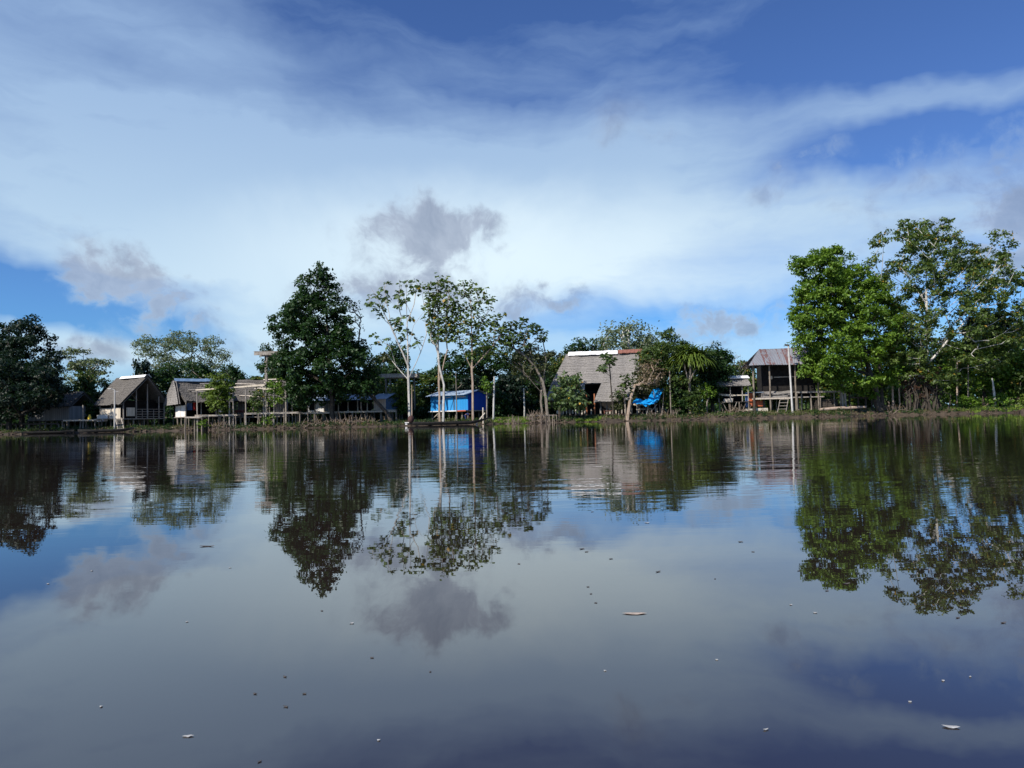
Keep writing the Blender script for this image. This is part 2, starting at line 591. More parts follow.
def quads_mesh(name, V, m, parent=None):
    """V: (n,4,3) array of separate quads"""
    n = len(V)
    me = bpy.data.meshes.new(name)
    me.vertices.add(n * 4)
    me.vertices.foreach_set('co', np.ascontiguousarray(V, dtype=np.float32).ravel())
    me.loops.add(n * 4)
    me.loops.foreach_set('vertex_index', np.arange(n * 4, dtype=np.int32))
    me.polygons.add(n)
    me.polygons.foreach_set('loop_start', np.arange(0, n * 4, 4, dtype=np.int32))
    me.polygons.foreach_set('loop_total', np.full(n, 4, dtype=np.int32))
    me.materials.append(m)
    me.update(calc_edges=True)
    o = bpy.data.objects.new(name, me)
    COL.objects.link(o)
    if parent:
        o.parent = parent
    return o


def unit(a):
    return a / np.maximum(1e-6, np.linalg.norm(a, axis=1, keepdims=True))


def leaf_quads(c, nrm, L, wd, fold=0.15, axis=None):
    """rhombic leaves: centres c, normals nrm, lengths L, width ratio wd"""
    n = len(c)
    r = RNG.normal(size=(n, 3)) if axis is None else axis + RNG.normal(size=(n, 3)) * 0.15
    ax = unit(r - nrm * np.sum(r * nrm, axis=1, keepdims=True))
    sd_ = np.cross(nrm, ax)
    L = L[:, None]
    V = np.zeros((n, 4, 3))
    V[:, 0] = c - ax * L * 0.5
    V[:, 1] = c + sd_ * L * wd * 0.5 + nrm * L * fold + ax * L * 0.08
    V[:, 2] = c + ax * L * 0.5 - nrm * L * 0.05
    V[:, 3] = c - sd_ * L * wd * 0.5 + nrm * L * fold + ax * L * 0.08
    return V


def clump_leaves(centres, radii, n_per, leaf, sub=7, flat=0.75, spread=0.30, upb=0.7, wd=0.6):
    """foliage: every clump is a set of tight sprays spread through its volume, denser to its outside"""
    out = []
    for c, r, n in zip(centres, radii, n_per):
        d = unit(RNG.normal(size=(sub, 3)))
        rr = (0.35 + 0.65 * RNG.random((sub, 1)) ** 0.6)
        sc = d * rr * r * np.array([1, 1, flat])
        k = RNG.integers(0, sub, n)
        p = sc[k] + RNG.normal(size=(n, 3)) * r * spread * np.array([1, 1, 0.6])
        nr = unit(unit(p) * 0.55 + np.array([0, 0, upb]) + RNG.normal(size=(n, 3)) * 0.55)
        ls = leaf * (0.65 + 0.7 * RNG.random(n))
        out.append(leaf_quads(p + np.array(c), nr, ls, wd))
    return np.concatenate(out)


def umbel_leaves(centres, radii, leaf, n=9):
    """star-like umbrella of big drooping leaves at each branch tip"""
    out = []
    for c, r in zip(centres, radii):
        a = RNG.random() * 6.28 + np.arange(n) * 6.283 / n + RNG.normal(size=n) * 0.25
        tilt = RNG.normal() * 0.35
        rr = r * (0.55 + 0.6 * RNG.random(n))
        droop = -0.25 - 0.5 * RNG.random(n)
        ax = np.stack([np.cos(a), np.sin(a), droop + tilt * np.cos(a)], axis=1)
        ax = unit(ax)
        p = ax * rr[:, None]
        p[:, 2] += RNG.normal(size=n) * 0.3 * r
        nr = unit(np.array([0, 0, 1.0]) + RNG.normal(size=(n, 3)) * 0.35 + ax * 0.3)
        out.append(leaf_quads(p + np.array(c), nr, leaf * (0.7 + 0.6 * RNG.random(n)), 0.8, 0.1, ax))
    return np.concatenate(out)


def skeleton(mb, base, tips, r0, trunk_top=None, wig=0.08, rmin=0.02, lean_pts=None, sides=5, upp=2.2, frac=0.6, up=0.62, major=None):
    """branching tubes: every tip is tied to the nearest limb below it; radius follows the number of tips carried"""
    nodes = [np.array(base, float)]
    par = [-1]
    path = lean_pts or []
    for q in path:
        nodes.append(np.array(q, float))
        par.append(len(nodes) - 2)
    if trunk_top is not None:
        a = nodes[-1]
        b = np.array(trunk_top, float)
        m_ = 10
        for i in range(1, m_ + 1):
            f = i / m_
            w = RNG.normal(size=3) * wig * 0.4 * np.linalg.norm(b - a) / m_
            w[2] = 0
            nodes.append(a + (b - a) * f + w)
            par.append(len(nodes) - 2)
    ends = []
    for mj in (major or []):
        q0 = np.array(mj[0], float)
        arr = np.array(nodes)
        last = int(np.argmin(np.linalg.norm(arr - q0, axis=1) + 1e3 * (np.arange(len(arr)) == 0)))
        prev = arr[last]
        for q in mj[1:]:
            q = np.array(q, float)
            m_ = max(1, int(np.linalg.norm(q - prev) / 1.5))
            for i in range(1, m_ + 1):
                nodes.append(prev + (q - prev) * i / m_ + RNG.normal(size=3) * .04)
                par.append(last)
                last = len(nodes) - 1
            prev = q
        ends.append(last)
    nfirst = len(nodes)
    tips = sorted([np.array(q, float) for q in tips], key=lambda q: np.linalg.norm(q - nodes[-1]))
    leafn = ends + ends
    first = max(1, len(path)) if trunk_top is None else len(path) + 10 - int(10 * (1 - frac))
    for q in tips:
        arr = np.array(nodes)
        d = arr - q
        dist = np.linalg.norm(d, axis=1)
        cost = dist + np.maximum(0, d[:, 2] + up * dist) * upp
        cost[:first] += 1e3
        j = int(np.argmin(cost))
        a = arr[j]
        L = np.linalg.norm(q - a)
        m_ = max(2, int(L / 1.6))
        last = j
        for i in range(1, m_ + 1):
            f = i / m_
            p = a + (q - a) * f
            p[2] -= math.sin(f * math.pi) * L * 0.06
            p += RNG.normal(size=3) * wig * L / m_ * (0 if i == m_ else 1)
            nodes.append(p)
            par.append(last)
            last = len(nodes) - 1
        leafn.append(last)
    cnt = np.zeros(len(nodes))
    for l_ in leafn:
        j = l_
        while j >= 0:
            cnt[j] += 1
            j = par[j]
    tot = max(1, cnt[0])
    rad = np.maximum(rmin, r0 * (np.maximum(cnt, 0.5) / tot) ** 0.5)
    rad[0] = r0 * 1.25
    kids = {}
    for i, p_ in enumerate(par):
        if p_ >= 0:
            kids.setdefault(p_, []).append(i)
    done = set()
    # chains
    stack = [(0, None)]
    while stack:
        st, pr = stack.pop()
        chain = ([pr] if pr is not None else []) + [st]
        cur = st
        while cur in kids:
            ks = sorted(kids[cur], key=lambda k: -cnt[k])
            for k in ks[1:]:
                stack.append((k, cur))
            cur = ks[0]
            chain.append(cur)
        if len(chain) > 1:
            rr = [float(min(rad[c], rad[chain[1]] if c == chain[0] and pr is not None else 9)) for c in chain]
            rr[-1] = max(rmin * 0.6, rr[-1] * 0.5)
            mb.tube([nodes[c] for c in chain], rr, sides)
    return mb


def outline_points(rows, Y, r, n, depth=0.8, tries=4000, mind=None, inset=0.75):
    """random clump centres filling a crown whose width at each height is given (pixel units at distance Y)"""
    ys = [q[0] for q in rows]
    xl = [q[1] for q in rows]
    xr = [q[2] for q in rows]
    k = Y / FPX
    mid = []
    pts = []
    w = np.array([max(0.5, b - a) for a, b in zip(xl, xr)])
    mind = mind if mind is not None else r * 0.95
    yy = np.linspace(min(ys), max(ys), 200)
    ww = np.interp(yy, ys, w)
    cum = np.cumsum(ww * np.maximum(ww, 10) ** 0.5)
    cum /= cum[-1]
    for _ in range(tries):
        if len(pts) >= n:
            break
        y = float(np.interp(RNG.random(), cum, yy))
        a = np.interp(y, ys, xl)
        b = np.interp(y, ys, xr)
        ins = min(r * inset, (b - a) * 0.45)
        x = a + ins + (b - a - 2 * ins) * RNG.random()
        c_ = (a + b) / 2
        h_ = max(1.0, (b - a) / 2)
        lim = math.sqrt(max(0.05, 1 - ((x - c_) / h_) ** 2)) * h_ * depth
        dz = (RNG.random() * 2 - 1) * lim
        if all((x - q[0]) ** 2 + (y - q[1]) ** 2 + (dz - q[2]) ** 2 > mind ** 2 for q in pts):
            pts.append((x, y, dz))
    return [np.array(P(x, y, Y + dz * k)) for x, y, dz in pts]


def tree(name, label, cat, px, Y, rows, r=9, n=60, leaf=0.36, lm='leaf_mid', bm='bark', r0=0.28, cov=240,
         fork=None, style='clump', lean=None, group=None, limbs=0.5, depth=0.8, mind=None, base_py=None, inset=0.75,
         sub=7, spread=0.30, umb=9, wig=0.08, rmin=0.02, extra=None, sides=5, frac=0.6, wd=0.6, upb=0.7, flat=0.75, up=0.62, major=None):
    base = Vector((GX(px, Y), Y, ground_z(GX(px, Y), Y) - 0.15))
    k = Y / FPX
    root = empty(name, base, 0, label, cat, group)
    cs = outline_points(rows, Y, r, n, depth, mind=mind, inset=inset)
    if extra:
        cs += [np.array(P(a, b, Y + (c if len(q) > 2 else 0))) for q in extra for a, b, c in [tuple(q) + ((0,) if len(q) < 3 else ())]]
    if style == 'umbel':
        V = umbel_leaves(cs, [r * k * 1.0] * len(cs), leaf, umb)
    else:
        V = clump_leaves(cs, [r * k * (0.8 + 0.5 * RNG.random()) for _ in cs], [cov] * len(cs), leaf, sub, flat, spread, upb, wd)
    V = V - np.array(base)
    quads_mesh('crown', V, M[lm], root)
    nt_ = max(4, int(len(cs) * limbs))
    idx = RNG.permutation(len(cs))[:nt_]
    mb = MB()
    ft = None
    if fork:
        ft = np.array(P(fork[0], fork[1], Y)) - np.array(base)
    lp = None
    if lean:
        lp = [np.array(P(a, b, Y)) - np.array(base) for a, b in lean]
    mj = [[np.array(P(a, b, Y + dd * q / max(1, len(ch) - 1))) - np.array(base) for q, (a, b) in enumerate(ch)] for ch, dd in (major or [])]
    skeleton(mb, (0, 0, 0), [cs[i] - np.array(base) for i in idx], r0, ft, wig, rmin, lp, sides, frac=frac, up=up, major=mj)
    mb.build('trunk', M[bm], root)
    return root


# ------------------------------------------------------------------ ground and water
def shore_y(x):
    return 107.8 + 1.2 * math.sin(x * 0.11 + 1) + 0.6 * math.sin(x * 0.37) + 0.4 * math.sin(x * 1.1 + 2) + 0.22 * math.sin(x * 2.7) + .12 * math.sin(x * 5.3 + 1)


def ground_z(x, y):
    d = y - shore_y(x)
    if d < 0:
        return max(-1.4, d * 0.45)
    a = 0.70 + 0.16 * math.tanh((x - 20) / 25.0)
    h = a * (1 - math.exp(-d / 1.3)) + min(d, 14) * 0.016
    h += 0.05 * math.sin(x * 0.9 + y * 0.7) * min(1, d) + 0.03 * math.sin(x * 2.3 - y)
    return h


def axis(lo, hi, dense_lo, dense_hi, ds, grow):
    a = list(np.arange(dense_lo, dense_hi + ds / 2, ds))
    s_ = ds
    v = dense_lo
    left = []
    while v > lo:
        s_ *= grow
        v -= s_
        left.append(v)
    v = dense_hi
    s_ = ds
    while v < hi:
        s_ *= grow
        v += s_
        a.append(v)
    return left[::-1] + a


gxs = axis(-900, 900, -85, 85, 0.5, 1.15)
gys = axis(103.5, 2600, 104, 116, 0.3, 1.16)
gys = [y for y in gys if y >= 103]
gv = [(x, y, ground_z(x, y) + (random.uniform(-.03, .03) if 108 < y < 118 else 0)) for y in gys for x in gxs]
nx = len(gxs)
gf = [(j * nx + i, j * nx + i + 1, (j + 1) * nx + i + 1, (j + 1) * nx + i) for j in range(len(gys) - 1) for i in range(nx - 1)]
gm, x_, p_, o_ = new_mat('bank_earth')
co = x_.n('ShaderNodeTexCoord')
sp = x_.n('ShaderNodeSeparateXYZ')
x_.l(co.outputs['Object'], sp.inputs[0])
n1 = x_.noise(co.outputs['Object'], 1.6, 6, 0.7)
n2 = x_.noise(co.outputs['Object'], 0.25, 4, 0.6)
mud = x_.mix(x_.mr(n1, .3, .7, 0, 1), (0.020, 0.014, 0.010), (0.075, 0.055, 0.038))
grs = x_.mix(x_.mr(n1, .3, .7, 0, 1), (0.03, 0.04, 0.014), (0.10, 0.12, 0.035))
gfac = x_.m('MULTIPLY', x_.mr(sp.outputs[2], 0.45, 0.75, 0, 1), x_.mr(n2, 0.35, 0.55, 0.25, 1))
x_.l(x_.mix(gfac, mud, grs), p_.inputs['Base Color'])
p_.inputs['Roughness'].default_value = 0.95
bp = x_.n('ShaderNodeBump')
bp.inputs['Distance'].default_value = 0.08
x_.l(n1, bp.inputs['Height'])
x_.l(bp.outputs[0], p_.inputs['Normal'])
g = MB()
g.v = gv
g.f = gf
tag(g.build('ground', gm, smooth=True), kind='structure')

wm, x_, p_, o_ = new_mat('river_water')
co = x_.n('ShaderNodeTexCoord')
ob = co.outputs['Object']
sp = x_.n('ShaderNodeSeparateXYZ')
x_.l(ob, sp.inputs[0])
p_.inputs['Base Color'].default_value = (0.019, 0.0135, 0.0115, 1)
p_.inputs['Roughness'].default_value = 0.0
p_.inputs['IOR'].default_value = 2.05
# breeze ripples in patches, stronger towards the far bank, almost glassy near the boat
w1 = x_.noise(x_.mp(ob, rot=(0, 0, R(6)), sc=(0.28, 1.0, 1)), 1.5, 4, 0.55)
w2 = x_.noise(x_.mp(ob, rot=(0, 0, R(-14)), sc=(0.5, 1.0, 1)), 0.28, 2, 0.5)
w3 = x_.noise(x_.mp(ob, sc=(0.7, 1.6, 1)), 5.0, 2, 0.5)
patch = x_.mr(x_.noise(x_.mp(ob, sc=(0.4, 1.0, 1)), 0.10, 3, 0.5), 0.38, 0.62, 0.3, 1.0)
far = x_.m('MULTIPLY', x_.mr(sp.outputs[1], 3.0, 14, 0.05, 1.0, False), x_.mr(sp.outputs[1], 16, 60, 1.0, 0.30, False))
amp = x_.m('MULTIPLY', far, patch)
hgt = x_.m('ADD', x_.m('MULTIPLY', x_.m('MULTIPLY', w1, 0.014), amp), x_.m('MULTIPLY', w2, 0.0075))
hgt = x_.m('ADD', hgt, x_.m('MULTIPLY', x_.m('MULTIPLY', w3, 0.0010), amp))
bp = x_.n('ShaderNodeBump')
bp.inputs['Strength'].default_value = 1.0
bp.inputs['Distance'].default_value = 1.0
x_.l(hgt, bp.inputs['Height'])
x_.l(bp.outputs[0], p_.inputs['Normal'])
g = MB()
g.add([(-1000, -300, 0), (1000, -300, 0), (1000, 130, 0), (-1000, 130, 0)], [(0, 1, 2, 3)])
tag(g.build('water', wm), kind='structure')


# ------------------------------------------------------------------ buildings
class House:
    """root at a near corner on the ground; local x along the ridge, -y is the front"""
    def __init__(s, name, label, px, Y, phi, cat='hut', group=None):
        s.Y = Y
        s.px = px
        s.x = GX(px, Y)
        s.g = ground_z(s.x, Y)
        s.phi = R(phi)
        s.root = empty(name, (s.x, Y, s.g), s.phi, label, cat, group)

    def z(s, py, px=None):
        return ZZ(px if px is not None else s.px, py, s.Y) - s.g

    def lx(s, px, y=0.0):
        """local x of the point on the line local-y = y that stands at picture column px"""
        r = pray(px, HY(px))
        t_ = r.x / r.y
        c, sn = math.cos(s.phi), math.sin(s.phi)
        ox, oy = s.x - sn * y, s.Y + c * y
        return (t_ * oy - ox) / (c - t_ * sn)

    def gz(s, x, y):
        c, sn = math.cos(s.phi), math.sin(s.phi)
        return ground_z(s.x + c * x - sn * y, s.Y + sn * x + c * y) - s.g

    def stilts(s, xs, ys, top, r=0.10, m='post', name='stilt'):
        for y in ys:
            for x in xs:
                xx, yy = x + random.uniform(-.12, .12), y
                MB().post(xx, yy, s.gz(xx, yy) - 0.4, top, r * random.uniform(.8, 1.2), 0.06).build(name, M[m], s.root)

    def gable_roof(s, x0, x1, y0, y1, eave, ridge, xr0=None, xr1=None, mt='thatch', courses=9, yr=None, eave_b=None, name='roof', th=0.1, rag=0.14):
        yr = (y0 + y1) / 2 if yr is None else yr
        xr0 = x0 if xr0 is None else xr0
        xr1 = x1 if xr1 is None else xr1
        eave_b = eave if eave_b is None else eave_b
        mb = MB()
        mb.thatch((x0, y0, eave), (x1, y0, eave), (xr1, yr, ridge), (xr0, yr, ridge), courses, th=th, rag=rag)
        mb.thatch((x1, y1, eave_b), (x0, y1, eave_b), (xr0, yr, ridge - .01), (xr1, yr, ridge - .01), courses, th=th, rag=rag)
        return mb.build(name, M[mt], s.root)


def stair(root, a, b, w, n, m='wood_pale', name='stair'):
    a, b = Vector(a), Vector(b)
    d = (b - a)
    side = Vector((d.y, -d.x, 0))
    side = side.normalized() if side.length > 0.05 else Vector((1, 0, 0))
    mb = MB()
    for s_ in (-1, 1):
        mb.bar(a + side * w / 2 * s_, b + side * w / 2 * s_, 0.06)
    for i in range(n):
        p = a + d * ((i + 0.6) / n)
        mb.bar(p - side * w / 2, p + side * w / 2, 0.045)
    return mb.build(name, M[m], root)


# --- plank house behind the dark trees, far left
h = House('plank_house', 'grey plank house on stilts half hidden under the big dark trees', 69, 116, -8, 'house')
zf, ze = h.z(420), h.z(406)
xL = h.lx(28)
b = MB().box(((xL + 0) / 2, 0, (zf + ze) / 2), (-xL, 0.06, ze - zf))
b.box((0, 2.5, (zf + ze) / 2), (0.06, 4.94, ze - zf))
b.box((xL, 2.5, (zf + ze) / 2), (0.06, 4.94, ze - zf)).box((xL / 2, 5, (zf + ze) / 2), (-xL, 0.06, ze - zf))
b.build('wall', M['planks_grey'], h.root)
MB().box((xL / 2, 2.5, zf - 0.08), (-xL + 0.3, 5.3, 0.12)).build('deck', M['wood_dark'], h.root)
h.gable_roof(xL - .6, 0.7, -0.6, 5.6, ze - .05, ze + 2.3, mt='thatch', courses=6)
h.stilts(np.linspace(xL, 0, 8), (0, 2.5, 5), zf - .1, 0.11)

# --- low tin shed between
h = House('tin_shed', 'small rust-brown shed with a low tin roof left of the thatched hut', 80, 121, -5, 'shed')
zf, ze = h.z(419), h.z(408)
xL = h.lx(71)
b = MB().box((xL / 2, 0, (zf + ze) / 2), (-xL, .05, ze - zf)).box((0, 1.5, (zf + ze) / 2), (.05, 2.95, ze - zf)).box((xL, 1.5, (zf + ze) / 2), (.05, 2.95, ze - zf))
b.build('wall', mat('brown_board', (0.10, 0.05, 0.035), (0.19, 0.10, 0.07), 4, .9, (3, 3, .3)), h.root)
MB().corr((xL - .3, -.5, ze), (.3, -.5, ze), (.3, 3.2, ze + .8), (xL - .3, 3.2, ze + .8)).build('roof', M['zinc'], h.root)
MB().box((xL / 2, 1.5, zf - .06), (-xL + .2, 3.2, .1)).build('deck', M['wood_dark'], h.root)
h.stilts(np.linspace(xL, 0, 3), (0, 3), zf - .1, .09)

# --- hut A: tall thatched hut with white ridge
h = House('thatched_hut', 'tall grey thatched hut with white ridge cover, open dark gable and stairs to the water', 123.5, 111.5, -32)
zf, ze, zr = h.z(418.5), h.z(402.5), h.z(374.5, 148)
L, Wd = 6.4, 6.6
roof = h.gable_roof(-L - .3, .5, -.7, Wd + .7, ze - .25, zr, xr0=-L - 1.2, xr1=.95, courses=11)
MB().box((-2.5, Wd / 2, zr + .13), (6.8, 0.55, .05), rx=0.0).box((-2.5, Wd / 2 - .42, zr - .07), (6.8, .5, .05), rx=R(48)).box((-2.5, Wd / 2 + .42, zr - .07), (6.8, .5, .05), rx=R(-48)).build('ridge_cover', M['white_cover'], roof)
b = MB()
for (a, c) in (((-.1, -.8, ze - .35), (.75, Wd / 2, zr - .1)), ((-.1, Wd + .8, ze - .35), (.75, Wd / 2, zr - .1))):
    b.bar(a, c, .09)
b.build('gable_rafter', M['wood_grey'], h.root)
MB().box((-L / 2, Wd / 2, zf - .07), (L + .3, Wd + .3, .14)).build('deck', M['wood_grey'], h.root)
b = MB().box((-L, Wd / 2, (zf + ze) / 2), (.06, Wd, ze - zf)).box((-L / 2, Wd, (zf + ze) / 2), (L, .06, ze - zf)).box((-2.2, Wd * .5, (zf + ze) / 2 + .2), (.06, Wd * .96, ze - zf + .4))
b.build('wall', M['shade_in'], h.root)
b = MB().box((-L / 2 - .3, -.02, zf + .85), (L - .9, .05, 1.65))
b.build('wall', M['planks_pale'], h.root)
MB().box((-L / 2 - 2.0, -.32, zf + .15), (2.9, .05, 1.0)).build('wall_board', M['white_board'], h.root)
MB().box((.02, 1.1, zf + 1.0), (.05, 1.3, 1.3)).build('wall_board', M['plank_cream'], h.root)
b = MB()
for k in range(4):
    b.bar((.05, 1.9, zf + .25 + k * .38), (.05, Wd - .1, zf + .25 + k * .38), .05)
for k in range(7):
    b.bar((.05, 2 + k * .93, zf), (.05, 2 + k * .93, zf + 1.45), .05)
b.build('railing', M['wood_grey'], h.root)
for yy in (0, 2.0, 3.8, 5.7, Wd):
    MB().post(0, yy, zf, ze + .1 + (1 - abs(yy - Wd / 2) / (Wd / 2)) * (zr - ze) * .8, .09).build('post', M['wood_grey'], h.root)
for xx in (-L, -L / 2):
    MB().post(xx, 0, zf, ze, .09).build('post', M['wood_grey'], h.root)
h.stilts(np.linspace(-L, 0, 5), np.linspace(0, Wd, 5), zf - .1, .12)
MB().box((-3.3, -1.1, zf + .0), (2.6, 1.9, .1)).build('landing', M['wood_grey'], h.root)
stair(h.root, (.15, -.9, zf + .1), (2.0, -1.5, -.35), 0.8, 8)

# --- hut B: thatch with blue ridge, hipped left end
h = House('thatched_hut', 'low thatched hut with blue metal ridge, white left-end panel and dark open doorway', 186, 111.5, 38)
zf, ze, zr = h.z(416.5), h.z(401), h.z(379.5)
xl, xr_ = 0.0, h.lx(232)
Wd = 7.5
mb = MB()
mb.thatch((-.3, -.7, ze - .1), (xr_, -.7, ze - .1), (xr_ - .2, Wd / 2, zr), (-1.0, Wd / 2, zr), 10, rag=.34, th=.11)
mb.thatch((xr_, Wd + .7, ze - .1), (-.3, Wd + .7, ze - .1), (-1.0, Wd / 2, zr), (xr_ - .2, Wd / 2, zr), 9, rag=.2)
roof = mb.build('roof', M['thatch'], h.root)
mb = MB()
mb.thatch((-1.2, Wd + .8, ze - .45), (-1.2, -.9, ze - .45), (-.95, Wd / 2 - .9, zr - .05), (-.95, Wd / 2 + .1, zr - .05), 9, rag=.15)
mb.build('hip_end', M['thatch_pale'], roof)  # paler thatch puts the sunlight on this end into its colour
mb = MB()
for k in range(9):      # loose grey battens and leaf mats tied over the thatch
    u = random.uniform(0.12, .85)
    t_ = 0.08 + k * .1
    xa = .6 + random.random() * 3
    yb = -.7 + (Wd / 2 + .7) * t_
    zb = ze - .1 + (zr - ze + .1) * t_ + .28
    MB().box((xa + 2, yb, zb), (random.uniform(2, 5), .07, .2), rx=R(-42), ry=R(random.uniform(-3, 3))).build('roof_batten', M['wood_grey'], roof)
mb = MB()
mb.box((1.9, Wd / 2 - .3, zr + .12), (5.4, .8, .06), rx=R(35)).box((5.6, Wd / 2 - .3, zr + .2), (3.6, .8, .06), rx=R(35))
mb.build('ridge_cover', M['blue_metal'], roof)
MB().box((xr_ / 2, Wd / 2, zf - .07), (xr_ + .3, Wd + .3, .14)).build('deck', M['wood_grey'], h.root)
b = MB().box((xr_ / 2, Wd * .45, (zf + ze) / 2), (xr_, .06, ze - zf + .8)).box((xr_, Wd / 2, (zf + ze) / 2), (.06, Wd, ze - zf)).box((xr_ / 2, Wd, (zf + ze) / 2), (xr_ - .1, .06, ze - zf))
b.build('wall', M['shade_in'], h.root)
MB().box((-.04, 3.1, zf + .85), (.05, 5.4, 1.7)).build('wall_board', M['planks_white'], h.root)
MB().box((-.06, .2, zf + .85), (.05, .36, 1.75)).build('wall_board', M['plank_cream'], h.root)
for xx in (0, 2.2, 4.4, xr_):
    MB().post(xx, 0, zf, ze + .2, .08).build('post', M['wood_grey'], h.root)
for yy in (3, 6):
    MB().post(0, yy, zf, ze + .2, .08).build('post', M['wood_grey'], h.root)
h.stilts(np.linspace(0, xr_, 5), (0, 2.6, 5.0, Wd), zf - .1, .11)
hb = h
for (pxx, pyy, ww, hh, m_, nm, lb) in ((189.5, 406.5, .8, 1.1, 'blue_cloth', 'hanging_cloth', 'pale blue cloth hanging in the dark doorway of the hut with a blue ridge'),
                                       (194.2, 406, .35, 1.3, 'red_cloth', 'hanging_cloth', 'narrow red cloth hanging in the dark doorway of the hut with a blue ridge')):
    p = P(pxx, pyy, 112.9)
    mb = MB()
    vs, fs = [], []
    for j in range(5):
        for i in range(7):
            vs.append(((i / 6 - .5) * ww, .04 * math.sin(i * 2.1 + j * .3), (.5 - j / 4) * hh))
    for j in range(4):
        for i in range(6):
            a = j * 7 + i
            fs.append((a, a + 1, a + 8, a + 7))
    k_ = len(vs)
    vs += [(a, b_ + .02, c) for a, b_, c in vs]
    fs += [tuple(k_ + q for q in f[::-1]) for f in fs]
    mb.add(vs, fs)
    o = mb.build(nm, M[m_])
    o.location = p
    tag(o, lb, 'cloth')

# --- hut C: half stripped roof behind the frames
h = House('thatched_hut', 'weathered thatched hut with a half stripped roof behind the pale post frame', 236, 118, 8)
zf, ze, zr = h.z(417), h.z(400), h.z(379)
xr_ = h.lx(284)
Wd = 6.5
roof = h.gable_roof(-.4, xr_ + .3, -.6, Wd + .6, ze - .2, zr, mt='thatch', courses=8, rag=.3, th=.15)
mb = MB()
for k in range(11):
    t_ = .1 + random.random() * .85
    yb = -.6 + (Wd / 2 + .6) * t_
    zb = ze - .2 + (zr - ze + .2) * t_ + .3
    MB().box((random.uniform(.6, xr_ - .6), yb, zb), (random.uniform(1, 3.4), .07, random.uniform(.12, .3)), rx=R(-42), ry=R(random.uniform(-5, 5))).build('roof_batten', M['wood_pale'], roof)
MB().box((xr_ / 2, Wd / 2, zf - .07), (xr_ + .3, Wd + .3, .14)).build('deck', M['wood_grey'], h.root)
b = MB().box((xr_ / 2, 1.2, (zf + ze) / 2 - .2), (xr_, .06, ze - zf - .3)).box((0, Wd / 2 + .6, (zf + ze) / 2), (.06, Wd - 1.3, ze - zf)).box((xr_, Wd / 2 + .6, (zf + ze) / 2), (.06, Wd - 1.3, ze - zf)).box((xr_ / 2, Wd, (zf + ze) / 2), (xr_, .06, ze - zf))
b.build('wall', M['planks_grey'], h.root)
MB().box((2.2, 1.14, zf + 1.1), (1.5, .05, 2.1)).build('door', M['shade_in'], h.root)
MB().box((5.2, 1.14, zf + 1.3), (1.1, .05, 1.0)).build('window', M['shade_in'], h.root)
for xx in (0, 2.6, 5.2, xr_):
    MB().post(xx, 0, zf, ze, .08).build('post', M['wood_grey'], h.root)
h.stilts(np.linspace(0, xr_, 5), (0, 3.2, Wd), zf - .1, .11)
p = P(221.5, 411, 112)
mb = MB()
mb.tube([p + Vector((0, 0, -.35)), p + Vector((0, 0, .1)), p + Vector((0, 0, .35))], [.34, .38, .36], 12)
mb.tube([p + Vector((0, 0, .36)), p + Vector((0, 0, .42))], [.4, .38], 12)
tag(mb.build('plastic_tub', M['white_plastic']), 'white plastic tub standing on the boardwalk beside the yellow-green bush', 'tub')


# --- boardwalks on stilts
def boardwalk(label, px0, px1, Y, py_top, wd=1.6, dx=1.9, m='wood_pale', skew=0.0, thick=.16, group='boardwalks on stilts', xs=None):
    a = P(px0, py_top[0], Y)
    b_ = P(px1, py_top[1], Y + skew)
    g0 = ground_z(a.x, Y)
    root = empty('boardwalk', (a.x, a.y, g0), 0, label, 'boardwalk', group)
    d = b_ - a
    L = d.length
    o0 = Vector((0, 0, a.z - g0))
    mb = MB()
    n = max(2, int(L / .45))
    for i in range(n):
        c = o0 + d * ((i + .5) / n)
        mb.box(c + Vector((0, 0, random.uniform(-.01, .01))), (L / n - .03, wd + random.uniform(-.1, .1), .05), rz=math.atan2(d.y, d.x))
    mb.build('deck', M[m], root)
    for s_ in (-1, 1):
        MB().box(o0 + d * .5 + Vector((0, s_ * (wd / 2 - .12), -.03 - thick / 2)), (L, .09, thick), rz=math.atan2(d.y, d.x), ry=-math.atan2(d.z, d.x)).build('beam', M[m], root)
    k = max(2, int(L / dx) + 1)
    for i in range(k):
        c = o0 + d * (i / (k - 1))
        for s_ in (-1, 1):
            gz = ground_z(a.x + c.x, a.y + c.y + s_ * wd * .4) - g0
            MB().post(c.x + random.uniform(-.2, .2), c.y + s_ * wd * .4, gz - .5, c.z - .1, random.uniform(.07, .12), .08).build('stilt', M['post'], root)
    return root


boardwalk('low boardwalk on stilts running from the plank house to the thatched hut with white ridge', 66, 99, 111.5, (420, 419.5))
boardwalk('low pale boardwalk in front of the dark doorway of the hut with a blue ridge', 187, 204, 109.6, (416.8, 416.8))
boardwalk('pale boardwalk passing behind the yellow-green bush and under the post frame', 197, 239, 109.9, (415.2, 414.4))
boardwalk('pale boardwalk from the post frame to the trunk of the dark tree', 246, 300, 109.9, (413.2, 412.0))
boardwalk('boardwalk on stilts in front of the white walled house behind the dark tree', 296, 338, 111.5, (412.8, 412))
boardwalk('boardwalk on stilts before the dark veranda right of the dark tree trunk', 340, 396, 112.5, (411.6, 410.6))
# dark landing stage, left bank
boardwalk('dark low landing stage under the big dark trees at the left edge', -8, 62, 112, (424, 423), wd=2.0, m='wood_dark')

# small things on the first boardwalk
p = P(89.5, 417.2, 111.5)
mb = MB()
mb.tube([p + Vector((0, 0, -.34)), p + Vector((.03, 0, .1)), p + Vector((0, 0, .4))], [.24, .2, .07], 9)
tag(mb.build('yellow_bundle', M['yellow_cloth']), 'small yellow bundle on the boardwalk left of the thatched hut', 'bundle')


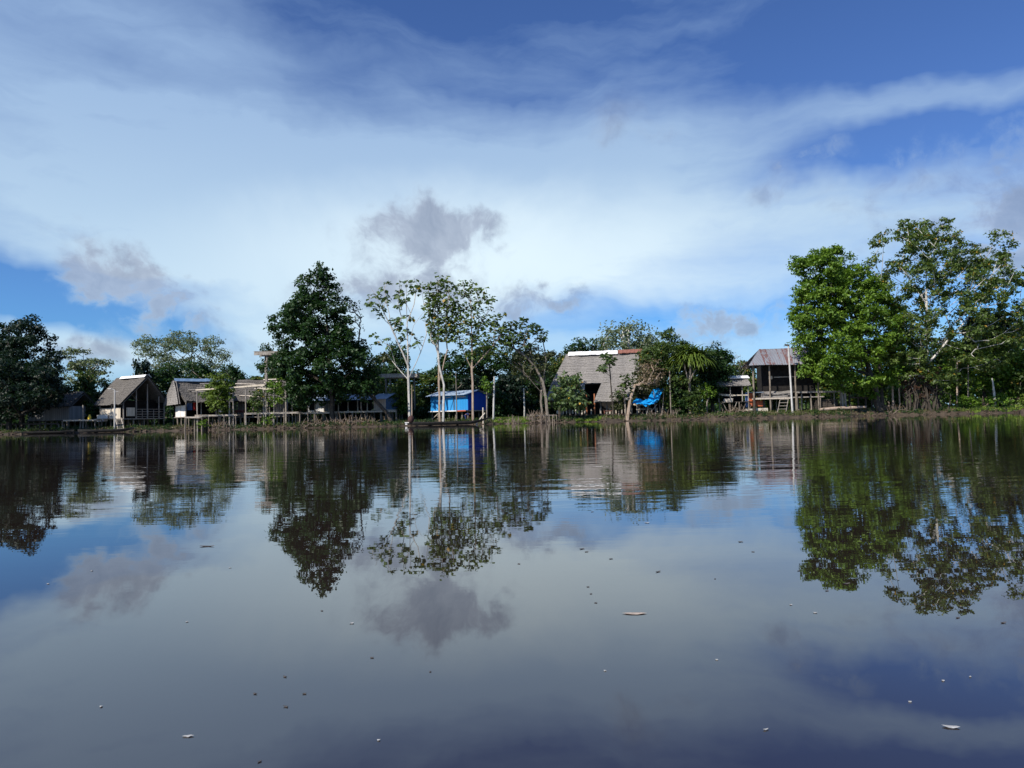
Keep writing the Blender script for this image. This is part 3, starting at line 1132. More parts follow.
def frame(label, px_posts, Y, base_py, beams, r=.10, m='wood_grey', mbm='wood_pale', name='post_frame', cat='post frame'):
    """open frame: posts (px, top py) and beams (px0,py0,px1,py1)"""
    x0 = GX(px_posts[0][0], Y)
    g0 = ground_z(x0, Y)
    root = empty(name, (x0, Y, g0), 0, label, cat)
    for (px, tp) in px_posts:
        x = GX(px, Y)
        MB().post(x - x0, 0, ground_z(x, Y) - g0 - .4, ZZ(px, tp, Y) - g0, r, .05).build('post', M[m], root)
    for (a, b_, c, d_) in beams:
        p, q = P(a, b_, Y), P(c, d_, Y)
        o_ = Vector((x0, Y, g0))
        mb = MB()
        dd = q - p
        mb.box((p + q) / 2 - o_ - Vector((0, r + .05, 0)), (dd.length, .08, .22), ry=-math.atan2(dd.z, dd.x), jit=.03)
        mb.build('beam', M[mbm], root)
    return root


frame('open frame of pale posts and long pale beams before the stripped thatched hut',
      [(197.5, 390), (229.5, 387), (233.5, 388), (246, 386), (264, 385), (266, 386), (274, 388)], 109.3, 0,
      [(196, 390, 230, 387.6), (227, 388.2, 248, 386.2), (247, 386.2, 265, 385), (263, 389, 275, 388.4)], mbm='plank_cream')
frame('row of old stilt posts with a cross beam left of the dark tree trunk', [(281, 391), (292.5, 398), (308, 396), (315, 401)], 111.2, 0,
      [(307, 396.5, 318, 396)], r=.09, mbm='wood_grey')
# pile of dark red timber on the walk
mb = MB()
p = P(238, 411.6, 111.4)
for k in range(7):
    mb.box(p + Vector((random.uniform(-.4, .4), random.uniform(-.4, .4), -.12 + .11 * (k // 2))), (2.6, .14, .09), rz=random.uniform(-.1, .1))
tag(mb.build('timber_pile', mat('maroon_wood', (0.06, .015, .015), (.12, .035, .03), 4)), 'pile of dark maroon timber on the boardwalk between bush and post frame', 'timber pile')

# --- white-walled house and veranda behind the dark tree
h = House('metal_roof_house', 'long house with blue-grey metal roof, pale left walls and dark veranda behind the dark tree', 308, 117, 3, 'house')
zf, ze, zr = h.z(411.5, 330), h.z(400.5, 330), h.z(394, 330)
x1 = h.lx(324)
x2 = h.lx(368)
MB().corr((-.5, -1.0, ze), (x2 + .4, -1.0, ze), (x2 + .4, 2.6, zr), (-.5, 2.6, zr)).corr((x2 + .4, 6.4, ze), (-.5, 6.4, ze), (-.5, 2.6, zr - .02), (x2 + .4, 2.6, zr - .02)).build('roof', M['zinc'], h.root)
b = MB().box((x1 / 2, 0, (zf + ze) / 2), (x1, .06, ze - zf)).box((0, 2.6, (zf + ze) / 2), (.06, 5.1, ze - zf)).box((x1, 2.6, (zf + ze) / 2), (.06, 5.1, ze - zf))
b.build('wall', M['planks_white'], h.root)
MB().box((x1 * .28, -.05, zf + 1.0), (.9, .05, 1.5)).build('window', M['shade_in'], h.root)
MB().box(((x1 + x2) / 2, 3.6, (zf + ze) / 2), (x2 - x1 - .1, .06, ze - zf + .3)).box((x2, 4.4, (zf + ze) / 2), (.06, 1.6, ze - zf)).build('wall', M['shade_in'], h.root)
MB().box((x2 / 2, 2.5, zf - .08), (x2 + .2, 5.4, .16)).build('deck', M['wood_pale'], h.root)
for xx in np.linspace(x1 + .9, x2, 5):
    MB().post(xx, -.6, zf, ze, .09).build('post', M['wood_pale'], h.root)
h.stilts(np.linspace(0, x2, 9), (0, 2.6, 5), zf - .1, .11)

h = House('metal_roof_house', 'small house with pale pink walls and grey-blue metal roof right of the leaning dark trunk', 386, 116, -28, 'house')
zf, ze, zr = h.z(409.5), h.z(399), h.z(393)
xl = h.lx(374)
MB().corr((xl - .4, -.7, ze), (.6, -.7, ze), (.6, 1.8, zr), (xl - .4, 1.8, zr)).corr((.6, 4.4, ze), (xl - .4, 4.4, ze), (xl - .4, 1.8, zr - .02), (.6, 1.8, zr - .02)).build('roof', M['zinc'], h.root)
MB().box((xl / 2, 0, (zf + ze) / 2), (-xl, .06, ze - zf)).box((xl, 1.8, (zf + ze) / 2), (.06, 3.5, ze - zf)).build('wall', M['planks_pink'], h.root)
MB().box((0, 1.8, (zf + ze) / 2 + .1), (.06, 3.5, ze - zf + .3)).build('wall', mat('blue_grey_board', (.05, .09, .16), (.10, .16, .26), 3, .8, (3, 3, .3)), h.root)
MB().box((xl / 2, 1.8, zf - .08), (-xl + .6, 4.2, .16)).build('deck', M['wood_pale'], h.root)
h.stilts(np.linspace(xl, 0, 3), (0, 3.6), zf - .1, .10)


# --- raised lookout platforms
def lookout(label, px0, px1, Y, py0, py1, posts, m='plank_cream', th=.8):
    a, b_ = P(px0, py0, Y), P(px1, py1, Y)
    x0 = a.x
    g0 = ground_z(x0, Y)
    root = empty('raised_platform', ((a.x + b_.x) / 2, Y, g0), 0, label, 'platform')
    w_ = b_.x - a.x
    o_ = Vector(((a.x + b_.x) / 2, Y, g0))
    z = a.z - g0
    mb = MB()
    for k in range(6):
        mb.box((0, -1.1 + k * .45, z - .04), (w_, .4, .09), ry=random.uniform(-.01, .01))
    mb.build('deck', M[m], root)
    MB().box((0, -1.36, z - .36), (w_ * .96, .1, .5), jit=.04).box((0, 1.4, z - .36), (w_ * .96, .1, .5), jit=.04).build('fascia', M[m], root)
    for i, (px, dy) in enumerate(posts):
        x = GX(px, Y + dy) - o_.x
        MB().post(x, dy, -.4, z - .1, .14, .04).build('post', M['wood_grey'], root)
    return root


lookout('raised plank platform on two tall posts between the dark tree and the white-trunked tree', 380.5, 419, 121, 374.6, 374.0, [(386.6, -1), (390.6, -1), (387, 1.1), (391, 1.1), (415, 1.1)], m='wood_pale')
lookout('raised plank platform poking out behind the left edge of the dark tree', 256.5, 291, 116, 352.2, 351.6, [(267.5, -1), (286, 1.0), (266, 1.0)], th=.4, m='wood_grey')

# --- blue house
h = House('blue_house', 'bright blue plank house on stilts with a grey metal roof behind the mooring canoe', 468.5, 113.5, -40, 'house')
zf, ze, zr = h.z(410), h.z(394.8), h.z(389.5)
xl = h.lx(431)
Wd = 3.4 / math.cos(R(40)) * 1.0
Wd = 4.2
MB().corr((xl - .5, -.8, ze), (.5, -.8, ze), (.5, Wd / 2, zr), (xl - .5, Wd / 2, zr), .3, .03).corr((.5, Wd + .8, ze), (xl - .5, Wd + .8, ze), (xl - .5, Wd / 2, zr - .02), (.5, Wd / 2, zr - .02), .3, .03).build('roof', M['zinc'], h.root)
MB().box((xl / 2, 0, (zf + ze) / 2), (-xl - .12, .06, ze - zf)).box((xl, Wd / 2, (zf + ze) / 2), (.06, Wd, ze - zf)).build('wall', M['planks_blue'], h.root)
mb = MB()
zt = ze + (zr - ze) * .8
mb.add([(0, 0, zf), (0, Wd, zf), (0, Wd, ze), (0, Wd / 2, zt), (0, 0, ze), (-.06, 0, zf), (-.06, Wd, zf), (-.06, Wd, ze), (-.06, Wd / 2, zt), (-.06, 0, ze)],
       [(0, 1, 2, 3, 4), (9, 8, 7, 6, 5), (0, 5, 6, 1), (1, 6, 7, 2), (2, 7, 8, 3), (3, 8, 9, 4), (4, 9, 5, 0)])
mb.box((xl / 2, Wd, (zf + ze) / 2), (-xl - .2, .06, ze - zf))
mb.build('wall', M['blue_shade'], h.root)
MB().box((-1.5, -.045, ze - .25), (2.0, .03, .16)).box((-4.2, -.045, ze - .28), (1.2, .03, .1)).build('wall_patch', M['wood_pale'], h.root)
for xx in (xl * .7, xl * .36):
    MB().box((xx, -.06, (zf + ze) / 2), (.16, .06, ze - zf - .1)).build('batten', M['wood_dark'], h.root)
MB().box((xl * .62, -.25, zf - .08), (-xl * .76, .7, .16)).build('ledge', M['white_board'], h.root)
MB().box((-.95, -.25, zf - .09), (1.9, .7, .18)).build('ledge', M['orange_board'], h.root)
MB().box((xl / 2, Wd / 2, zf - .1), (-xl - .1, Wd, .12)).build('deck', M['wood_pale'], h.root)
h.stilts(np.linspace(xl + .1, -.1, 7), (0.1, Wd - .1), zf - .15, .11)
MB().bar((xl + .3, -.3, .1), (xl + 2.3, -.3, zf - .2), .08).build('brace', M['wood_pale'], h.root)
hblue = h

# --- big thatched longhouse
h = House('thatched_longhouse', 'large longhouse with a broad grey thatched roof, white and red ridge cover and orange posts', 556, 117, -10, 'longhouse')
zf, ze, zr = h.z(414.2, 600), h.z(397.5, 600), h.z(350, 600)
xe = h.lx(662)
Wd = 12.5
mb = MB()
# front slope in two pieces with a bite out of its lower edge
xa, xb_ = h.lx(586), h.lx(600)
Hh = zr - (ze - .3)
tmid = .33


def FP(x, tt, y0=-1.0):
    return (x, y0 + (Wd / 2 + 1.0) * tt, ze - .3 + Hh * tt)


Lr = 1.4
mb.thatch(FP(-.8, tmid), FP(xe, tmid), FP(xe - .6, 1), FP(Lr, 1), 12, seg=.4, rag=.10)
mb.thatch(FP(-1.4, 0), FP(xa, 0), FP(xa - .2, tmid + .03), FP(-.8, tmid + .03), 5, seg=.4, rag=.12, under=True)
mb.thatch(FP(xb_ - .8, -.06), FP(xe, .0), FP(xe, tmid + .03), FP(xb_ + .4, tmid + .03), 6, seg=.4, rag=.10, under=True)
mb.thatch((xe, Wd + 1, ze - .3), (-1.4, Wd + 1, ze - .3), (Lr, Wd / 2, zr - .02), (xe - .6, Wd / 2, zr - .02), 12, seg=.5)
mb.thatch((-1.6, Wd + 1, ze - .3), (-1.6, -1, ze - .3), (Lr - .1, Wd / 2 - .1, zr - .1), (Lr - .1, Wd / 2 + .1, zr - .1), 12, seg=.5)
roof = mb.build('roof', M['thatch_pale'], h.root)
xw = h.lx(617)
mb = MB()
for i in range(7):
    a = Lr + .2 + (xw - Lr) * i / 7
    mb.box((a + (xw - Lr) / 14, Wd / 2 - .42, zr - .05 + .03 * (i % 2)), ((xw - Lr) / 7 - .02, 1.0, .05), rx=R(40), jit=.03)
    mb.box((a + (xw - Lr) / 14, Wd / 2 + .42, zr - .05), ((xw - Lr) / 7 - .02, 1.0, .05), rx=R(-40), jit=.03)
mb.build('ridge_cover', M['white_cover'], roof)
mb = MB()
for i in range(6):
    a = xw + (xe - 3.0 - xw) * i / 6
    mb.box((a + .6, Wd / 2 - .40, zr + .02 + .03 * (i % 2)), ((xe - 3 - xw) / 6 - .02, .95, .05), rx=R(40), jit=.03)
    mb.box((a + .6, Wd / 2 + .40, zr + .02), ((xe - 3 - xw) / 6 - .02, .95, .05), rx=R(-40), jit=.03)
mb.build('ridge_cover', M['red_plank'], roof)
MB().box((xe / 2, Wd / 2, zf - .08), (xe + .4, Wd + .4, .16)).build('deck', M['wood_dark'], h.root)
MB().box((xe / 2, 4.0, (zf + ze) / 2 + .2), (xe, .08, ze - zf + 2)).box((xe / 2, Wd, (zf + ze) / 2), (xe, .06, ze - zf)).box((xe, Wd / 2 + 2, (zf + ze) / 2), (.06, Wd - 4.2, ze - zf)).box((0, Wd / 2 + 2, (zf + ze) / 2), (.06, Wd - 4.2, ze - zf)).build('wall', M['shade_in'], h.root)
mb = MB()
for i in range(34):
    xx = xe * (i + .5) / 34
    if random.random() < .78:
        mb.box((xx, -.05, zf + .45), (.22 * random.uniform(.6, 1.3), .05, .8 * random.uniform(.6, 1.2)), jit=.03)
mb.build('railing', M['planks_pale'], h.root)
for i, pxx in enumerate((562, 570, 579, 587, 595, 601, 607, 613, 622, 631, 640, 650, 660)):
    xx = h.lx(pxx)
    MB().post(xx, 0, zf, ze + .6, .12).build('post', M['post_orange' if pxx in (587, 595) else 'wood_grey'], h.root)
h.stilts(np.linspace(0, xe, 12), (0, 4, 8, Wd), zf - .1, .12)
# bench and pale box on the longhouse floor line
p = P(608.5, 412.2, 115.6)
mb = MB().box(p + Vector((0, 0, .2)), (1.6, .35, .07))
for sx in (-.65, .65):
    mb.box(p + Vector((sx, 0, -.02)), (.08, .3, .36))
mb.box(p + Vector((0, .25, .42)), (1.5, .05, .07))
tag(mb.build('bench', M['red_plank']), 'low reddish bench at the edge of the longhouse floor', 'bench')
# red-brown plank walk and tarp
p, q = P(616, 413.6, 112), P(655, 415, 112)
mb = MB()
for k in range(4):
    mb.box((p + q) / 2 + Vector((random.uniform(-.3, .3), k * .28, .0)), ((q - p).length * .97, .25, .1), ry=-math.atan2(q.z - p.z, q.x - p.x) * 1.0)
root = empty('plank_walk', ((p.x + q.x) / 2, p.y + .4, ground_z(p.x, p.y)), 0, 'long reddish plank walk at the water in front of the longhouse', 'plank walk')
o = mb.build('deck', M['red_plank'])
o.parent = root
o.matrix_parent_inverse = Matrix.Translation(-Vector(root.location))
for i in range(6):
    xx = p.x + (q.x - p.x) * (i + .3) / 6
    o = MB().post(xx, p.y + .4, ground_z(xx, p.y + .4) - .3, p.z - .05, .09).build('stilt', M['post'])
    o.parent = root
    o.matrix_parent_inverse = Matrix.Translation(-Vector(root.location))

# tarp: upper sheet tilted, lower heap sagging
Yt = 110.3
x0 = P(640, 400, Yt)


def sheet(fn, nu, nv, th=.02):
    vs = [fn(i / nu, j / nv) for j in range(nv + 1) for i in range(nu + 1)]
    fs = [(j * (nu + 1) + i, j * (nu + 1) + i + 1, (j + 1) * (nu + 1) + i + 1, (j + 1) * (nu + 1) + i) for j in range(nv) for i in range(nu)]
    k = len(vs)
    vs += [Vector(v) + Vector((0, th, -th)) for v in vs]
    fs += [tuple(k + q_ for q_ in f[::-1]) for f in fs]
    return vs, fs


def bil(A, B, C, D, sag, wr, seed):
    A, B, C, D = map(Vector, (A, B, C, D))

    def fn(u, v):
        p = A.lerp(B, u).lerp(D.lerp(C, u), v)
        s_ = math.sin(u * math.pi) * math.sin(v * math.pi)
        w = math.sin(u * 11 + seed + v * 5) * math.sin(v * 7 + seed * 2 + u * 3)
        return p + Vector((w * wr * .4, w * wr, -sag * s_ + w * wr))
    return fn


root = empty('tarp', (P(650, 400, Yt).x, Yt, ground_z(x0.x, Yt)), 0, 'crumpled bright blue tarp slung over poles beside the longhouse', 'tarp')
mb = MB()
mb.add(*sheet(bil(P(646, 402.5, Yt - .5), P(658.5, 400.5, Yt - .5), P(664, 388.2, Yt + 1.2), P(653, 389.0, Yt + 1.2), .35, .16, 1.3), 14, 12))
mb.add(*sheet(bil(P(632.5, 402, Yt - .6), P(647, 405.5, Yt - .6), P(650, 401, Yt + .3), P(637, 398.2, Yt + .3), .3, .22, 4.1), 12, 8))
mb.add(*sheet(bil(P(640, 404, Yt - .7), P(652, 404, Yt - .7), P(658, 401, Yt - .3), P(645, 401.5, Yt - .3), .2, .15, 2.2), 10, 5))
o = mb.build('sheet', M['tarp'])
o.parent = root
o.matrix_parent_inverse = Matrix.Translation(-Vector(root.location))
for (a, b_) in (((656, 414), (653.5, 390)), ((662, 413), (664, 388.6)), ((637, 414), (637, 399)), ((646, 414), (649, 402)), ((657, 401), (650, 413))):
    p, q = P(*a, Yt + .3), P(*b_, Yt + .3)
    o = MB().bar(p - Vector((0, 0, .5)), q, .07).build('pole', M['wood_grey'])
    o.parent = root
    o.matrix_parent_inverse = Matrix.Translation(-Vector(root.location))

# open shelf-like stand beside the tarp
frame('rough stand of pale boards left of the blue tarp', [(632, 392), (639, 391), (646, 392)], 113.6, 0,
      [(631, 394, 647, 393.5), (631, 398.5, 648, 398), (633, 404.5, 648, 405), (636, 409.5, 652, 409)], r=.08, mbm='plank_cream', name='board_stand', cat='stand')

p = P(676.8, 414.0, 111)
mb = MB().tube([p, p + Vector((0, 0, .36)), p + Vector((0, 0, .46)), p + Vector((0, 0, .56))], [.2, .2, .09, .08], 10)
tag(mb.build('plastic_jug', M['white_plastic']), 'white plastic jug standing on the bank under the palm', 'jug')

# --- small open hut
h = House('open_hut', 'small open hut with pale thatch and a white ridge cover left of the rust-roofed house', 718, 112.5, 0, 'hut')
zf, ze, zr = h.z(401.5, 735), h.z(384.6, 735), h.z(376.6, 735)
xr_ = h.lx(751)
roof = h.gable_roof(-.3, xr_, -.5, 3.9, ze - .15, zr, courses=5, mt='thatch_pale', rag=.2, xr0=.8, th=.12)
MB().box((xr_ / 2 + .9, 1.35, zr + .02), (xr_ - 1.2, 1.2, .06), rx=R(22), jit=.04).build('ridge_cover', M['white_cover'], roof)
MB().box((xr_ / 2, 1.7, zf - .06), (xr_ - .2, 3.2, .1)).build('deck', M['wood_dark'], h.root)
MB().box((xr_ / 2, 3.3, (zf + ze) / 2), (xr_ - .3, .06, ze - zf - .2)).build('wall', M['shade_in'], h.root)
MB().box((1.4, .1, zf + 1.0), (2.2, .1, .28), ry=R(5)).box((3.4, .05, zf + .95), (2.8, .1, .16)).build('rail', M['plank_cream'], h.root)
MB().box((1.6, .0, zf + .15), (1.3, .5, .5), jit=.1).build('crate', M['wood_pale'], h.root)
for xx in (.2, 2.0, 3.8, xr_ - .3):
    MB().post(xx, 0, zf, ze, .08).build('post', M['wood_grey'], h.root)
h.stilts(np.linspace(.2, xr_ - .3, 4), (0, 3.2), zf - .1, .10)
MB().bar((1.5, -.1, .0), (.7, -.1, zf), .06).bar((2.2, -.1, 0), (2.9, -.1, zf - .1), .06).build('brace', M['wood_grey'], h.root)

# --- orange-walled lean-to
h = House('orange_shed', 'little shed with orange-red boards between the open hut and the rust-roofed house', 749, 113.5, 0, 'shed')
z0, z1 = h.z(408.5), h.z(394)
MB().box((1.0, 0, z0 + .75), (2.3, .06, .9)).box((.45, .08, (z0 + z1) / 2 + .4), (1.1, .06, z1 - z0 - .6)).build('wall', M['orange_board'], h.root)
MB().box((-.3, -.04, (z0 + z1) / 2 + .2), (.42, .06, z1 - z0)).build('wall_board', M['blue_cloth'], h.root)
MB().box((1.2, -.0, (z0) * .5 + .1), (3.4, .06, z0 - .15)).build('wall_board', M['planks_pale'], h.root)
MB().box((.9, 1.2, z1 + .02), (2.8, 3.0, .06), rx=R(-8)).build('roof', M['zinc'], h.root)
h.stilts((-.3, 2.2), (.3, 2.6), z1, .08, name='post')

# --- rust roofed house
h = House('rusty_roof_house', 'raised wooden house with a rust-streaked corrugated roof behind the pale pole', 754, 113, -8, 'house')
zf, ze, zr = h.z(397, 790), h.z(365, 790), h.z(346.8, 790)
xr_ = h.lx(824)
Wd = 6.4
MB().corr((-.7, -1.0, ze), (xr_, -1.0, ze - .05), (xr_, Wd / 2, zr), (1.7, Wd / 2, zr), .25, .03, wob=.05).build('roof', M['rust'], h.root)
MB().corr((xr_, Wd + 1.0, ze), (-.7, Wd + 1.0, ze), (1.7, Wd / 2, zr - .03), (xr_, Wd / 2, zr - .03), .25, .03).build('roof', M['rust'], h.root)
zc = ze + .1
MB().box((xr_ / 2 + .6, 2.0, (zf + zc) / 2), (xr_ - 2.4, .08, zc - zf)).box((1.8, Wd / 2 + 1, (zf + zc) / 2), (.08, Wd - 2.2, zc - zf)).box((xr_ - .6, Wd / 2 + 1, (zf + zc) / 2), (.08, Wd - 2.2, zc - zf)).box((xr_ / 2 + .6, Wd, (zf + zc) / 2), (xr_ - 2.4, .08, zc - zf)).build('wall', M['shade_in'], h.root)
MB().box((3.0, 1.92, zf + 3.1), (.55, .04, .5)).build('wall_board', M['plank_cream'], h.root)
MB().box((5.4, 1.92, zf + 3.15), (3.8, .04, .12)).build('rail', M['wood_pale'], h.root)
MB().box((xr_ / 2 + .2, Wd / 2, zf - .08), (xr_ - .2, Wd + .2, .16)).build('deck', M['wood_grey'], h.root)
for pxx in (754.5, 771, 796.5, 819):
    xx = h.lx(pxx)
    MB().post(xx, -.05, -.4, ze + .1, .15 if pxx < 760 else .13, .04).build('post', M['post'], h.root)
h.stilts(np.linspace(.3, xr_, 7), (1.6, 3.6, Wd), zf - .1, .11)
# rolled mats on the deck
mb = MB()
for k in range(7):
    yb = .35 + .28 * (k % 4)
    zb = zf + .12 + .26 * (k // 4)
    mb.tube([(1.3 + random.uniform(-.1, .2), yb, zb), (3.2, yb + .05, zb + random.uniform(-.05, .15)), (5.4 + random.uniform(-.4, .4), yb, zb)], .15, 7)
mb.thatch((1.2, .2, zf + .45), (5.8, .2, zf + .5), (5.9, 1.5, zf + .95), (1.6, 1.5, zf + 1.0), 4, seg=.2, th=.08, rag=.12)
o = mb.build('leaf_mat_stack', M['thatch_pale'])
o.location = h.root.location
o.rotation_euler = h.root.rotation_euler
tag(o, 'stack of rolled palm-leaf mats lying on the deck of the rust-roofed house', 'mat stack')
p0 = h.root.matrix_basis
stair(h.root, (h.lx(784.5), -.35, zf - .1), (h.lx(779.5), -1.3, -.2), 1.3, 5, 'wood_grey', 'ladder')
MB().box((xr_ * .25, -.15, zf - .2), (xr_ * .55, .12, .16)).build('beam', M['wood_pale'], h.root)

# --- deck to the right
h = House('open_deck', 'bare wooden deck on tall posts right of the rust-roofed house', 797, 111.8, -3, 'deck')
zf = h.z(391.2, 820)
xr_ = h.lx(841)
mb = MB()
for i in range(16):
    mb.box((xr_ * (i + .5) / 16, 1.4, zf), (xr_ / 16 - .03, 3.2, .06))
mb.build('deck', M['wood_grey'], h.root)
for yy in (-.1, 2.9):
    MB().box((xr_ / 2, yy, zf - .12), (xr_, .1, .2)).build('beam', M['wood_grey'], h.root)
for pxx in (797.5, 802, 812, 821, 835, 841):
    xx = h.lx(pxx)
    MB().post(xx, .1, -.3, zf - .05, .11, .08).build('post', M['post'], h.root)
for pxx in (800, 820, 839):
    MB().post(h.lx(pxx), 2.8, -.3, zf - .05, .11, .08).build('post', M['post'], h.root)
for pxx, tp in ((842.6, 375.5), (845.6, 375)):
    MB().post(h.lx(pxx), -.1, -.3, h.z(tp, pxx), .16, .02).build('post', M['wood_grey'], h.root)

frame('low dark rail fence on thick posts under the bright green tree', [(850, 389), (859, 388.5), (866, 389), (872, 392)], 112.2, 0,
      [(849, 390.5, 868, 390), (849, 397.5, 880, 398)], r=.13, m='wood_dark', mbm='wood_dark', name='rail_fence', cat='fence')
# dark woven crate below the deck
mb = MB()
p = P(825, 409.8, 112.8)
for k in range(6):
    mb.box(p + Vector((0, 0, .15 + k * .26)), (3.6 - .15 * abs(k - 2), 1.4, .2), jit=.03)
for k in range(5):
    mb.post(p.x - 1.6 + k * .8, p.y - .75, p.z - .2, p.z + 1.6, .06)
tag(mb.build('fish_pen', M['wood_dark']), 'dark slatted pen standing under the bare wooden deck', 'pen')
# long pale log / plank on bank
p, q = P(820, 409.6, 109.4), P(866, 406.8, 109.6)
mb = MB()
mb.tube([p, p.lerp(q, .3) + Vector((0, 0, .05)), p.lerp(q, .7), q], [.2, .24, .22, .14], 9)
tag(mb.build('log', M['bark_tan']), 'long pale log lying on the bank below the deck posts', 'log')

# --- poles


def pole(name, label, cat, px, Y, py_top, r, m, arm=None, lean=0.0, r2=None):
    x = GX(px, Y)
    g0 = ground_z(x, Y)
    root = empty(name, (x, Y, g0), 0, label, cat)
    z = ZZ(px, py_top, Y) - g0
    MB().tube([(0, 0, -.5), (lean * .5, 0, z * .5), (lean, 0, z)], [r, r * .9, r2 or r * .75], 9).build('pole', M[m], root)
    if arm == 'lamp':
        MB().bar((lean, 0, z - .05), (lean - .55, -.1, z + .1), .05).build('arm', M[m], root)
        MB().box((lean - .7, -.1, z + .12), (.5, .22, .1)).build('lamp_head', M['white_board'], root)
        MB().bar((lean - .3, 0, z - .35), (lean + .55, 0, z - .3), .035).build('crossarm', M[m], root)
    if arm == 'cap':
        MB().box((lean - .2, 0, z + .08), (.62, .34, .2), ry=R(8)).build('lamp_head', M['wood_dark'], root)
    return root


pole('utility_pole', 'thin pale pole with a short lamp arm in front of the tall thatched hut', 'pole', 114.6, 109.3, 389.5, .12, 'concrete', 'lamp')
pole('utility_pole', 'tall pale pole with a dark cap in front of the rust-roofed house', 'pole', 792.6, 109.2, 345.5, .15, 'concrete', 'cap', -.25)
pole('bare_post', 'bare grey post standing in the bank right of the blue house', 'post', 493.2, 110.2, 376.5, .16, 'concrete', None, .3)
pole('bare_post', 'thin bare pole standing at the water in front of the palm', 'post', 671, 109.2, 370.5, .10, 'post')
pole('bare_post', 'thick dark mooring post at the foot of the orange shed', 'post', 754.8, 110, 398, .2, 'wood_dark')
pole('bare_post', 'slim dead white trunk standing before the forest right of the grey post', 'post', 524.6, 115, 388, .14, 'bark_pale')
pole('bare_post', 'short pale post left of the tall thatched hut', 'post', 83, 113.5, 405, .13, 'wood_grey')
pole('mooring_stake', 'thin dark stake standing in the water below the deck on the right', 'stake', 851, 107.3, 404, .06, 'wood_dark')
pole('mooring_stake', 'short pale stake with a notched top at the right end of the canoe', 'stake', 483.2, 108.0, 407.5, .13, 'wood_pale')
# leaning board at canoe's end
p, q = P(476, 424.5, 106.8), P(485, 413, 107.4)
tag(MB().bar(p, q, .11).build('leaning_branch', M['wood_pale']), 'pale pole leaning against the stake at the right end of the canoe', 'pole')

# --- small low fence left of longhouse
x0 = GX(527, 110)
g0 = ground_z(x0, 110)
root = empty('low_fence', (x0, 110, g0), 0, 'low fence of short dark stakes left of the longhouse', 'fence')
for i in range(15):
    pxx = 527 + i * 2.1
    x = GX(pxx, 110) - x0
    MB().post(x, random.uniform(-.2, .2), -.5, ZZ(pxx, 414.6 + random.uniform(-.8, .8), 110) - g0, .07, .1).build('stake', M['post'], root)
MB().bar((0, 0, ZZ(527, 415.6, 110) - g0), (GX(557, 110) - x0, 0, ZZ(557, 415.2, 110) - g0), .06).build('rail', M['wood_grey'], root)


# --- canoes
def canoe(label, px0, px1, Y, L_rise=(.35, .25), depth=.42, beam=.95, m='hull', dy=0.6):
    a, b_ = P(px0, HY(px0), Y), P(px1, HY(px1), Y + dy)
    a.z = b_.z = 0
    c = (a + b_) / 2
    d = b_ - a
    L = d.length
    root = empty('dugout_canoe', (c.x, c.y, 0), math.atan2(d.y, d.x), label, 'canoe')
    mb = MB()
    n = 26
    vs, fs = [], []
    prof = [(-1, 1), (-.93, .35), (-.6, -.35), (0, -.6), (.6, -.35), (.93, .35), (1, 1), (.88, 1), (.82, .4), (.5, -.15), (0, -.35), (-.5, -.15), (-.82, .4), (-.88, 1)]
    for i in range(n + 1):
        u = i / n * 2 - 1
        w = beam / 2 * max(.10, (1 - abs(u) ** 3.2))
        rise = (L_rise[0] if u < 0 else L_rise[1]) * max(0, abs(u) - .45) ** 1.6 * 2.0
        for (py_, pz_) in prof:
            z = depth * (.5 + .5 * pz_) * 1.0 - .08 + rise
            if pz_ < .9:
                z += rise * .6
            vs.append((u * L / 2, py_ * w, min(z, depth + rise - .08) if pz_ < .9 else z))
    k = len(prof)
    for i in range(n):
        for j in range(k):
            fs.append((i * k + j, i * k + (j + 1) % k, (i + 1) * k + (j + 1) % k, (i + 1) * k + j))
    fs.append(tuple(range(k)))
    fs.append(tuple(n * k + j for j in range(k - 1, -1, -1)))
    mb.add(vs, fs)
    mb.build('hull', M[m], root)
    for u in (-.55, -.2, .2, .5):
        MB().box((u * L / 2, 0, depth - .12), (.22, beam * .8, .03)).build('seat', M['wood_dark'], root)
    return root, L


c1, L1 = canoe('long dark dugout canoe moored in front of the bright blue house', 405.5, 491, 106.2, (.15, .75), .62, 1.05)
MB().box((-L1 / 2 + .28, 0, .50), (.75, .32, .12)).box((-L1 / 2 + .1, .0, .32), (.3, .18, .28)).build('bow_tip', M['white_board'], c1)
mb = MB()
bx = -L1 / 2 + .75
mb.tube([(bx, 0, .45), (bx, 0, .75), (bx + .05, 0, 1.15), (bx + .05, 0, 1.42), (bx + .05, 0, 1.5)], [.3, .44, .46, .28, .08], 10)
o = mb.build('covered_bundle', mat('brown_cloth', (.04, .02, .018), (.08, .04, .035), 5), None, True)
o.matrix_world = c1.matrix_basis @ Matrix.Identity(4)
tag(o, 'rounded dark brown bundle at the pale tip of the long canoe', 'bundle')
canoe('long dark canoe lying at the waterline in front of the tall thatched hut', 78, 134, 106.9, (.1, .35), .55, 1.1)
canoe('dark low canoe moored under the big dark trees at the left edge', 14, 74, 107.0, (.1, .2), .45, 1.0)


# --- person bending by the blue house
def skin_fig(name, pts, edges, rads, m, parent=None, root_i=0, sub=2):
    me = bpy.data.meshes.new(name)
    me.from_pydata(pts, edges, [])
    o = bpy.data.objects.new(name, me)
    COL.objects.link(o)
    me.materials.append(m)
    o.modifiers.new('skin', 'SKIN')
    sl = me.skin_vertices[0].data
    for i, r_ in enumerate(rads):
        sl[i].radius = (r_, r_)
        sl[i].use_root = (i == root_i)
    sb = o.modifiers.new('sub', 'SUBSURF')
    sb.levels = sb.render_levels = sub
    if parent:
        o.parent = parent
    return o


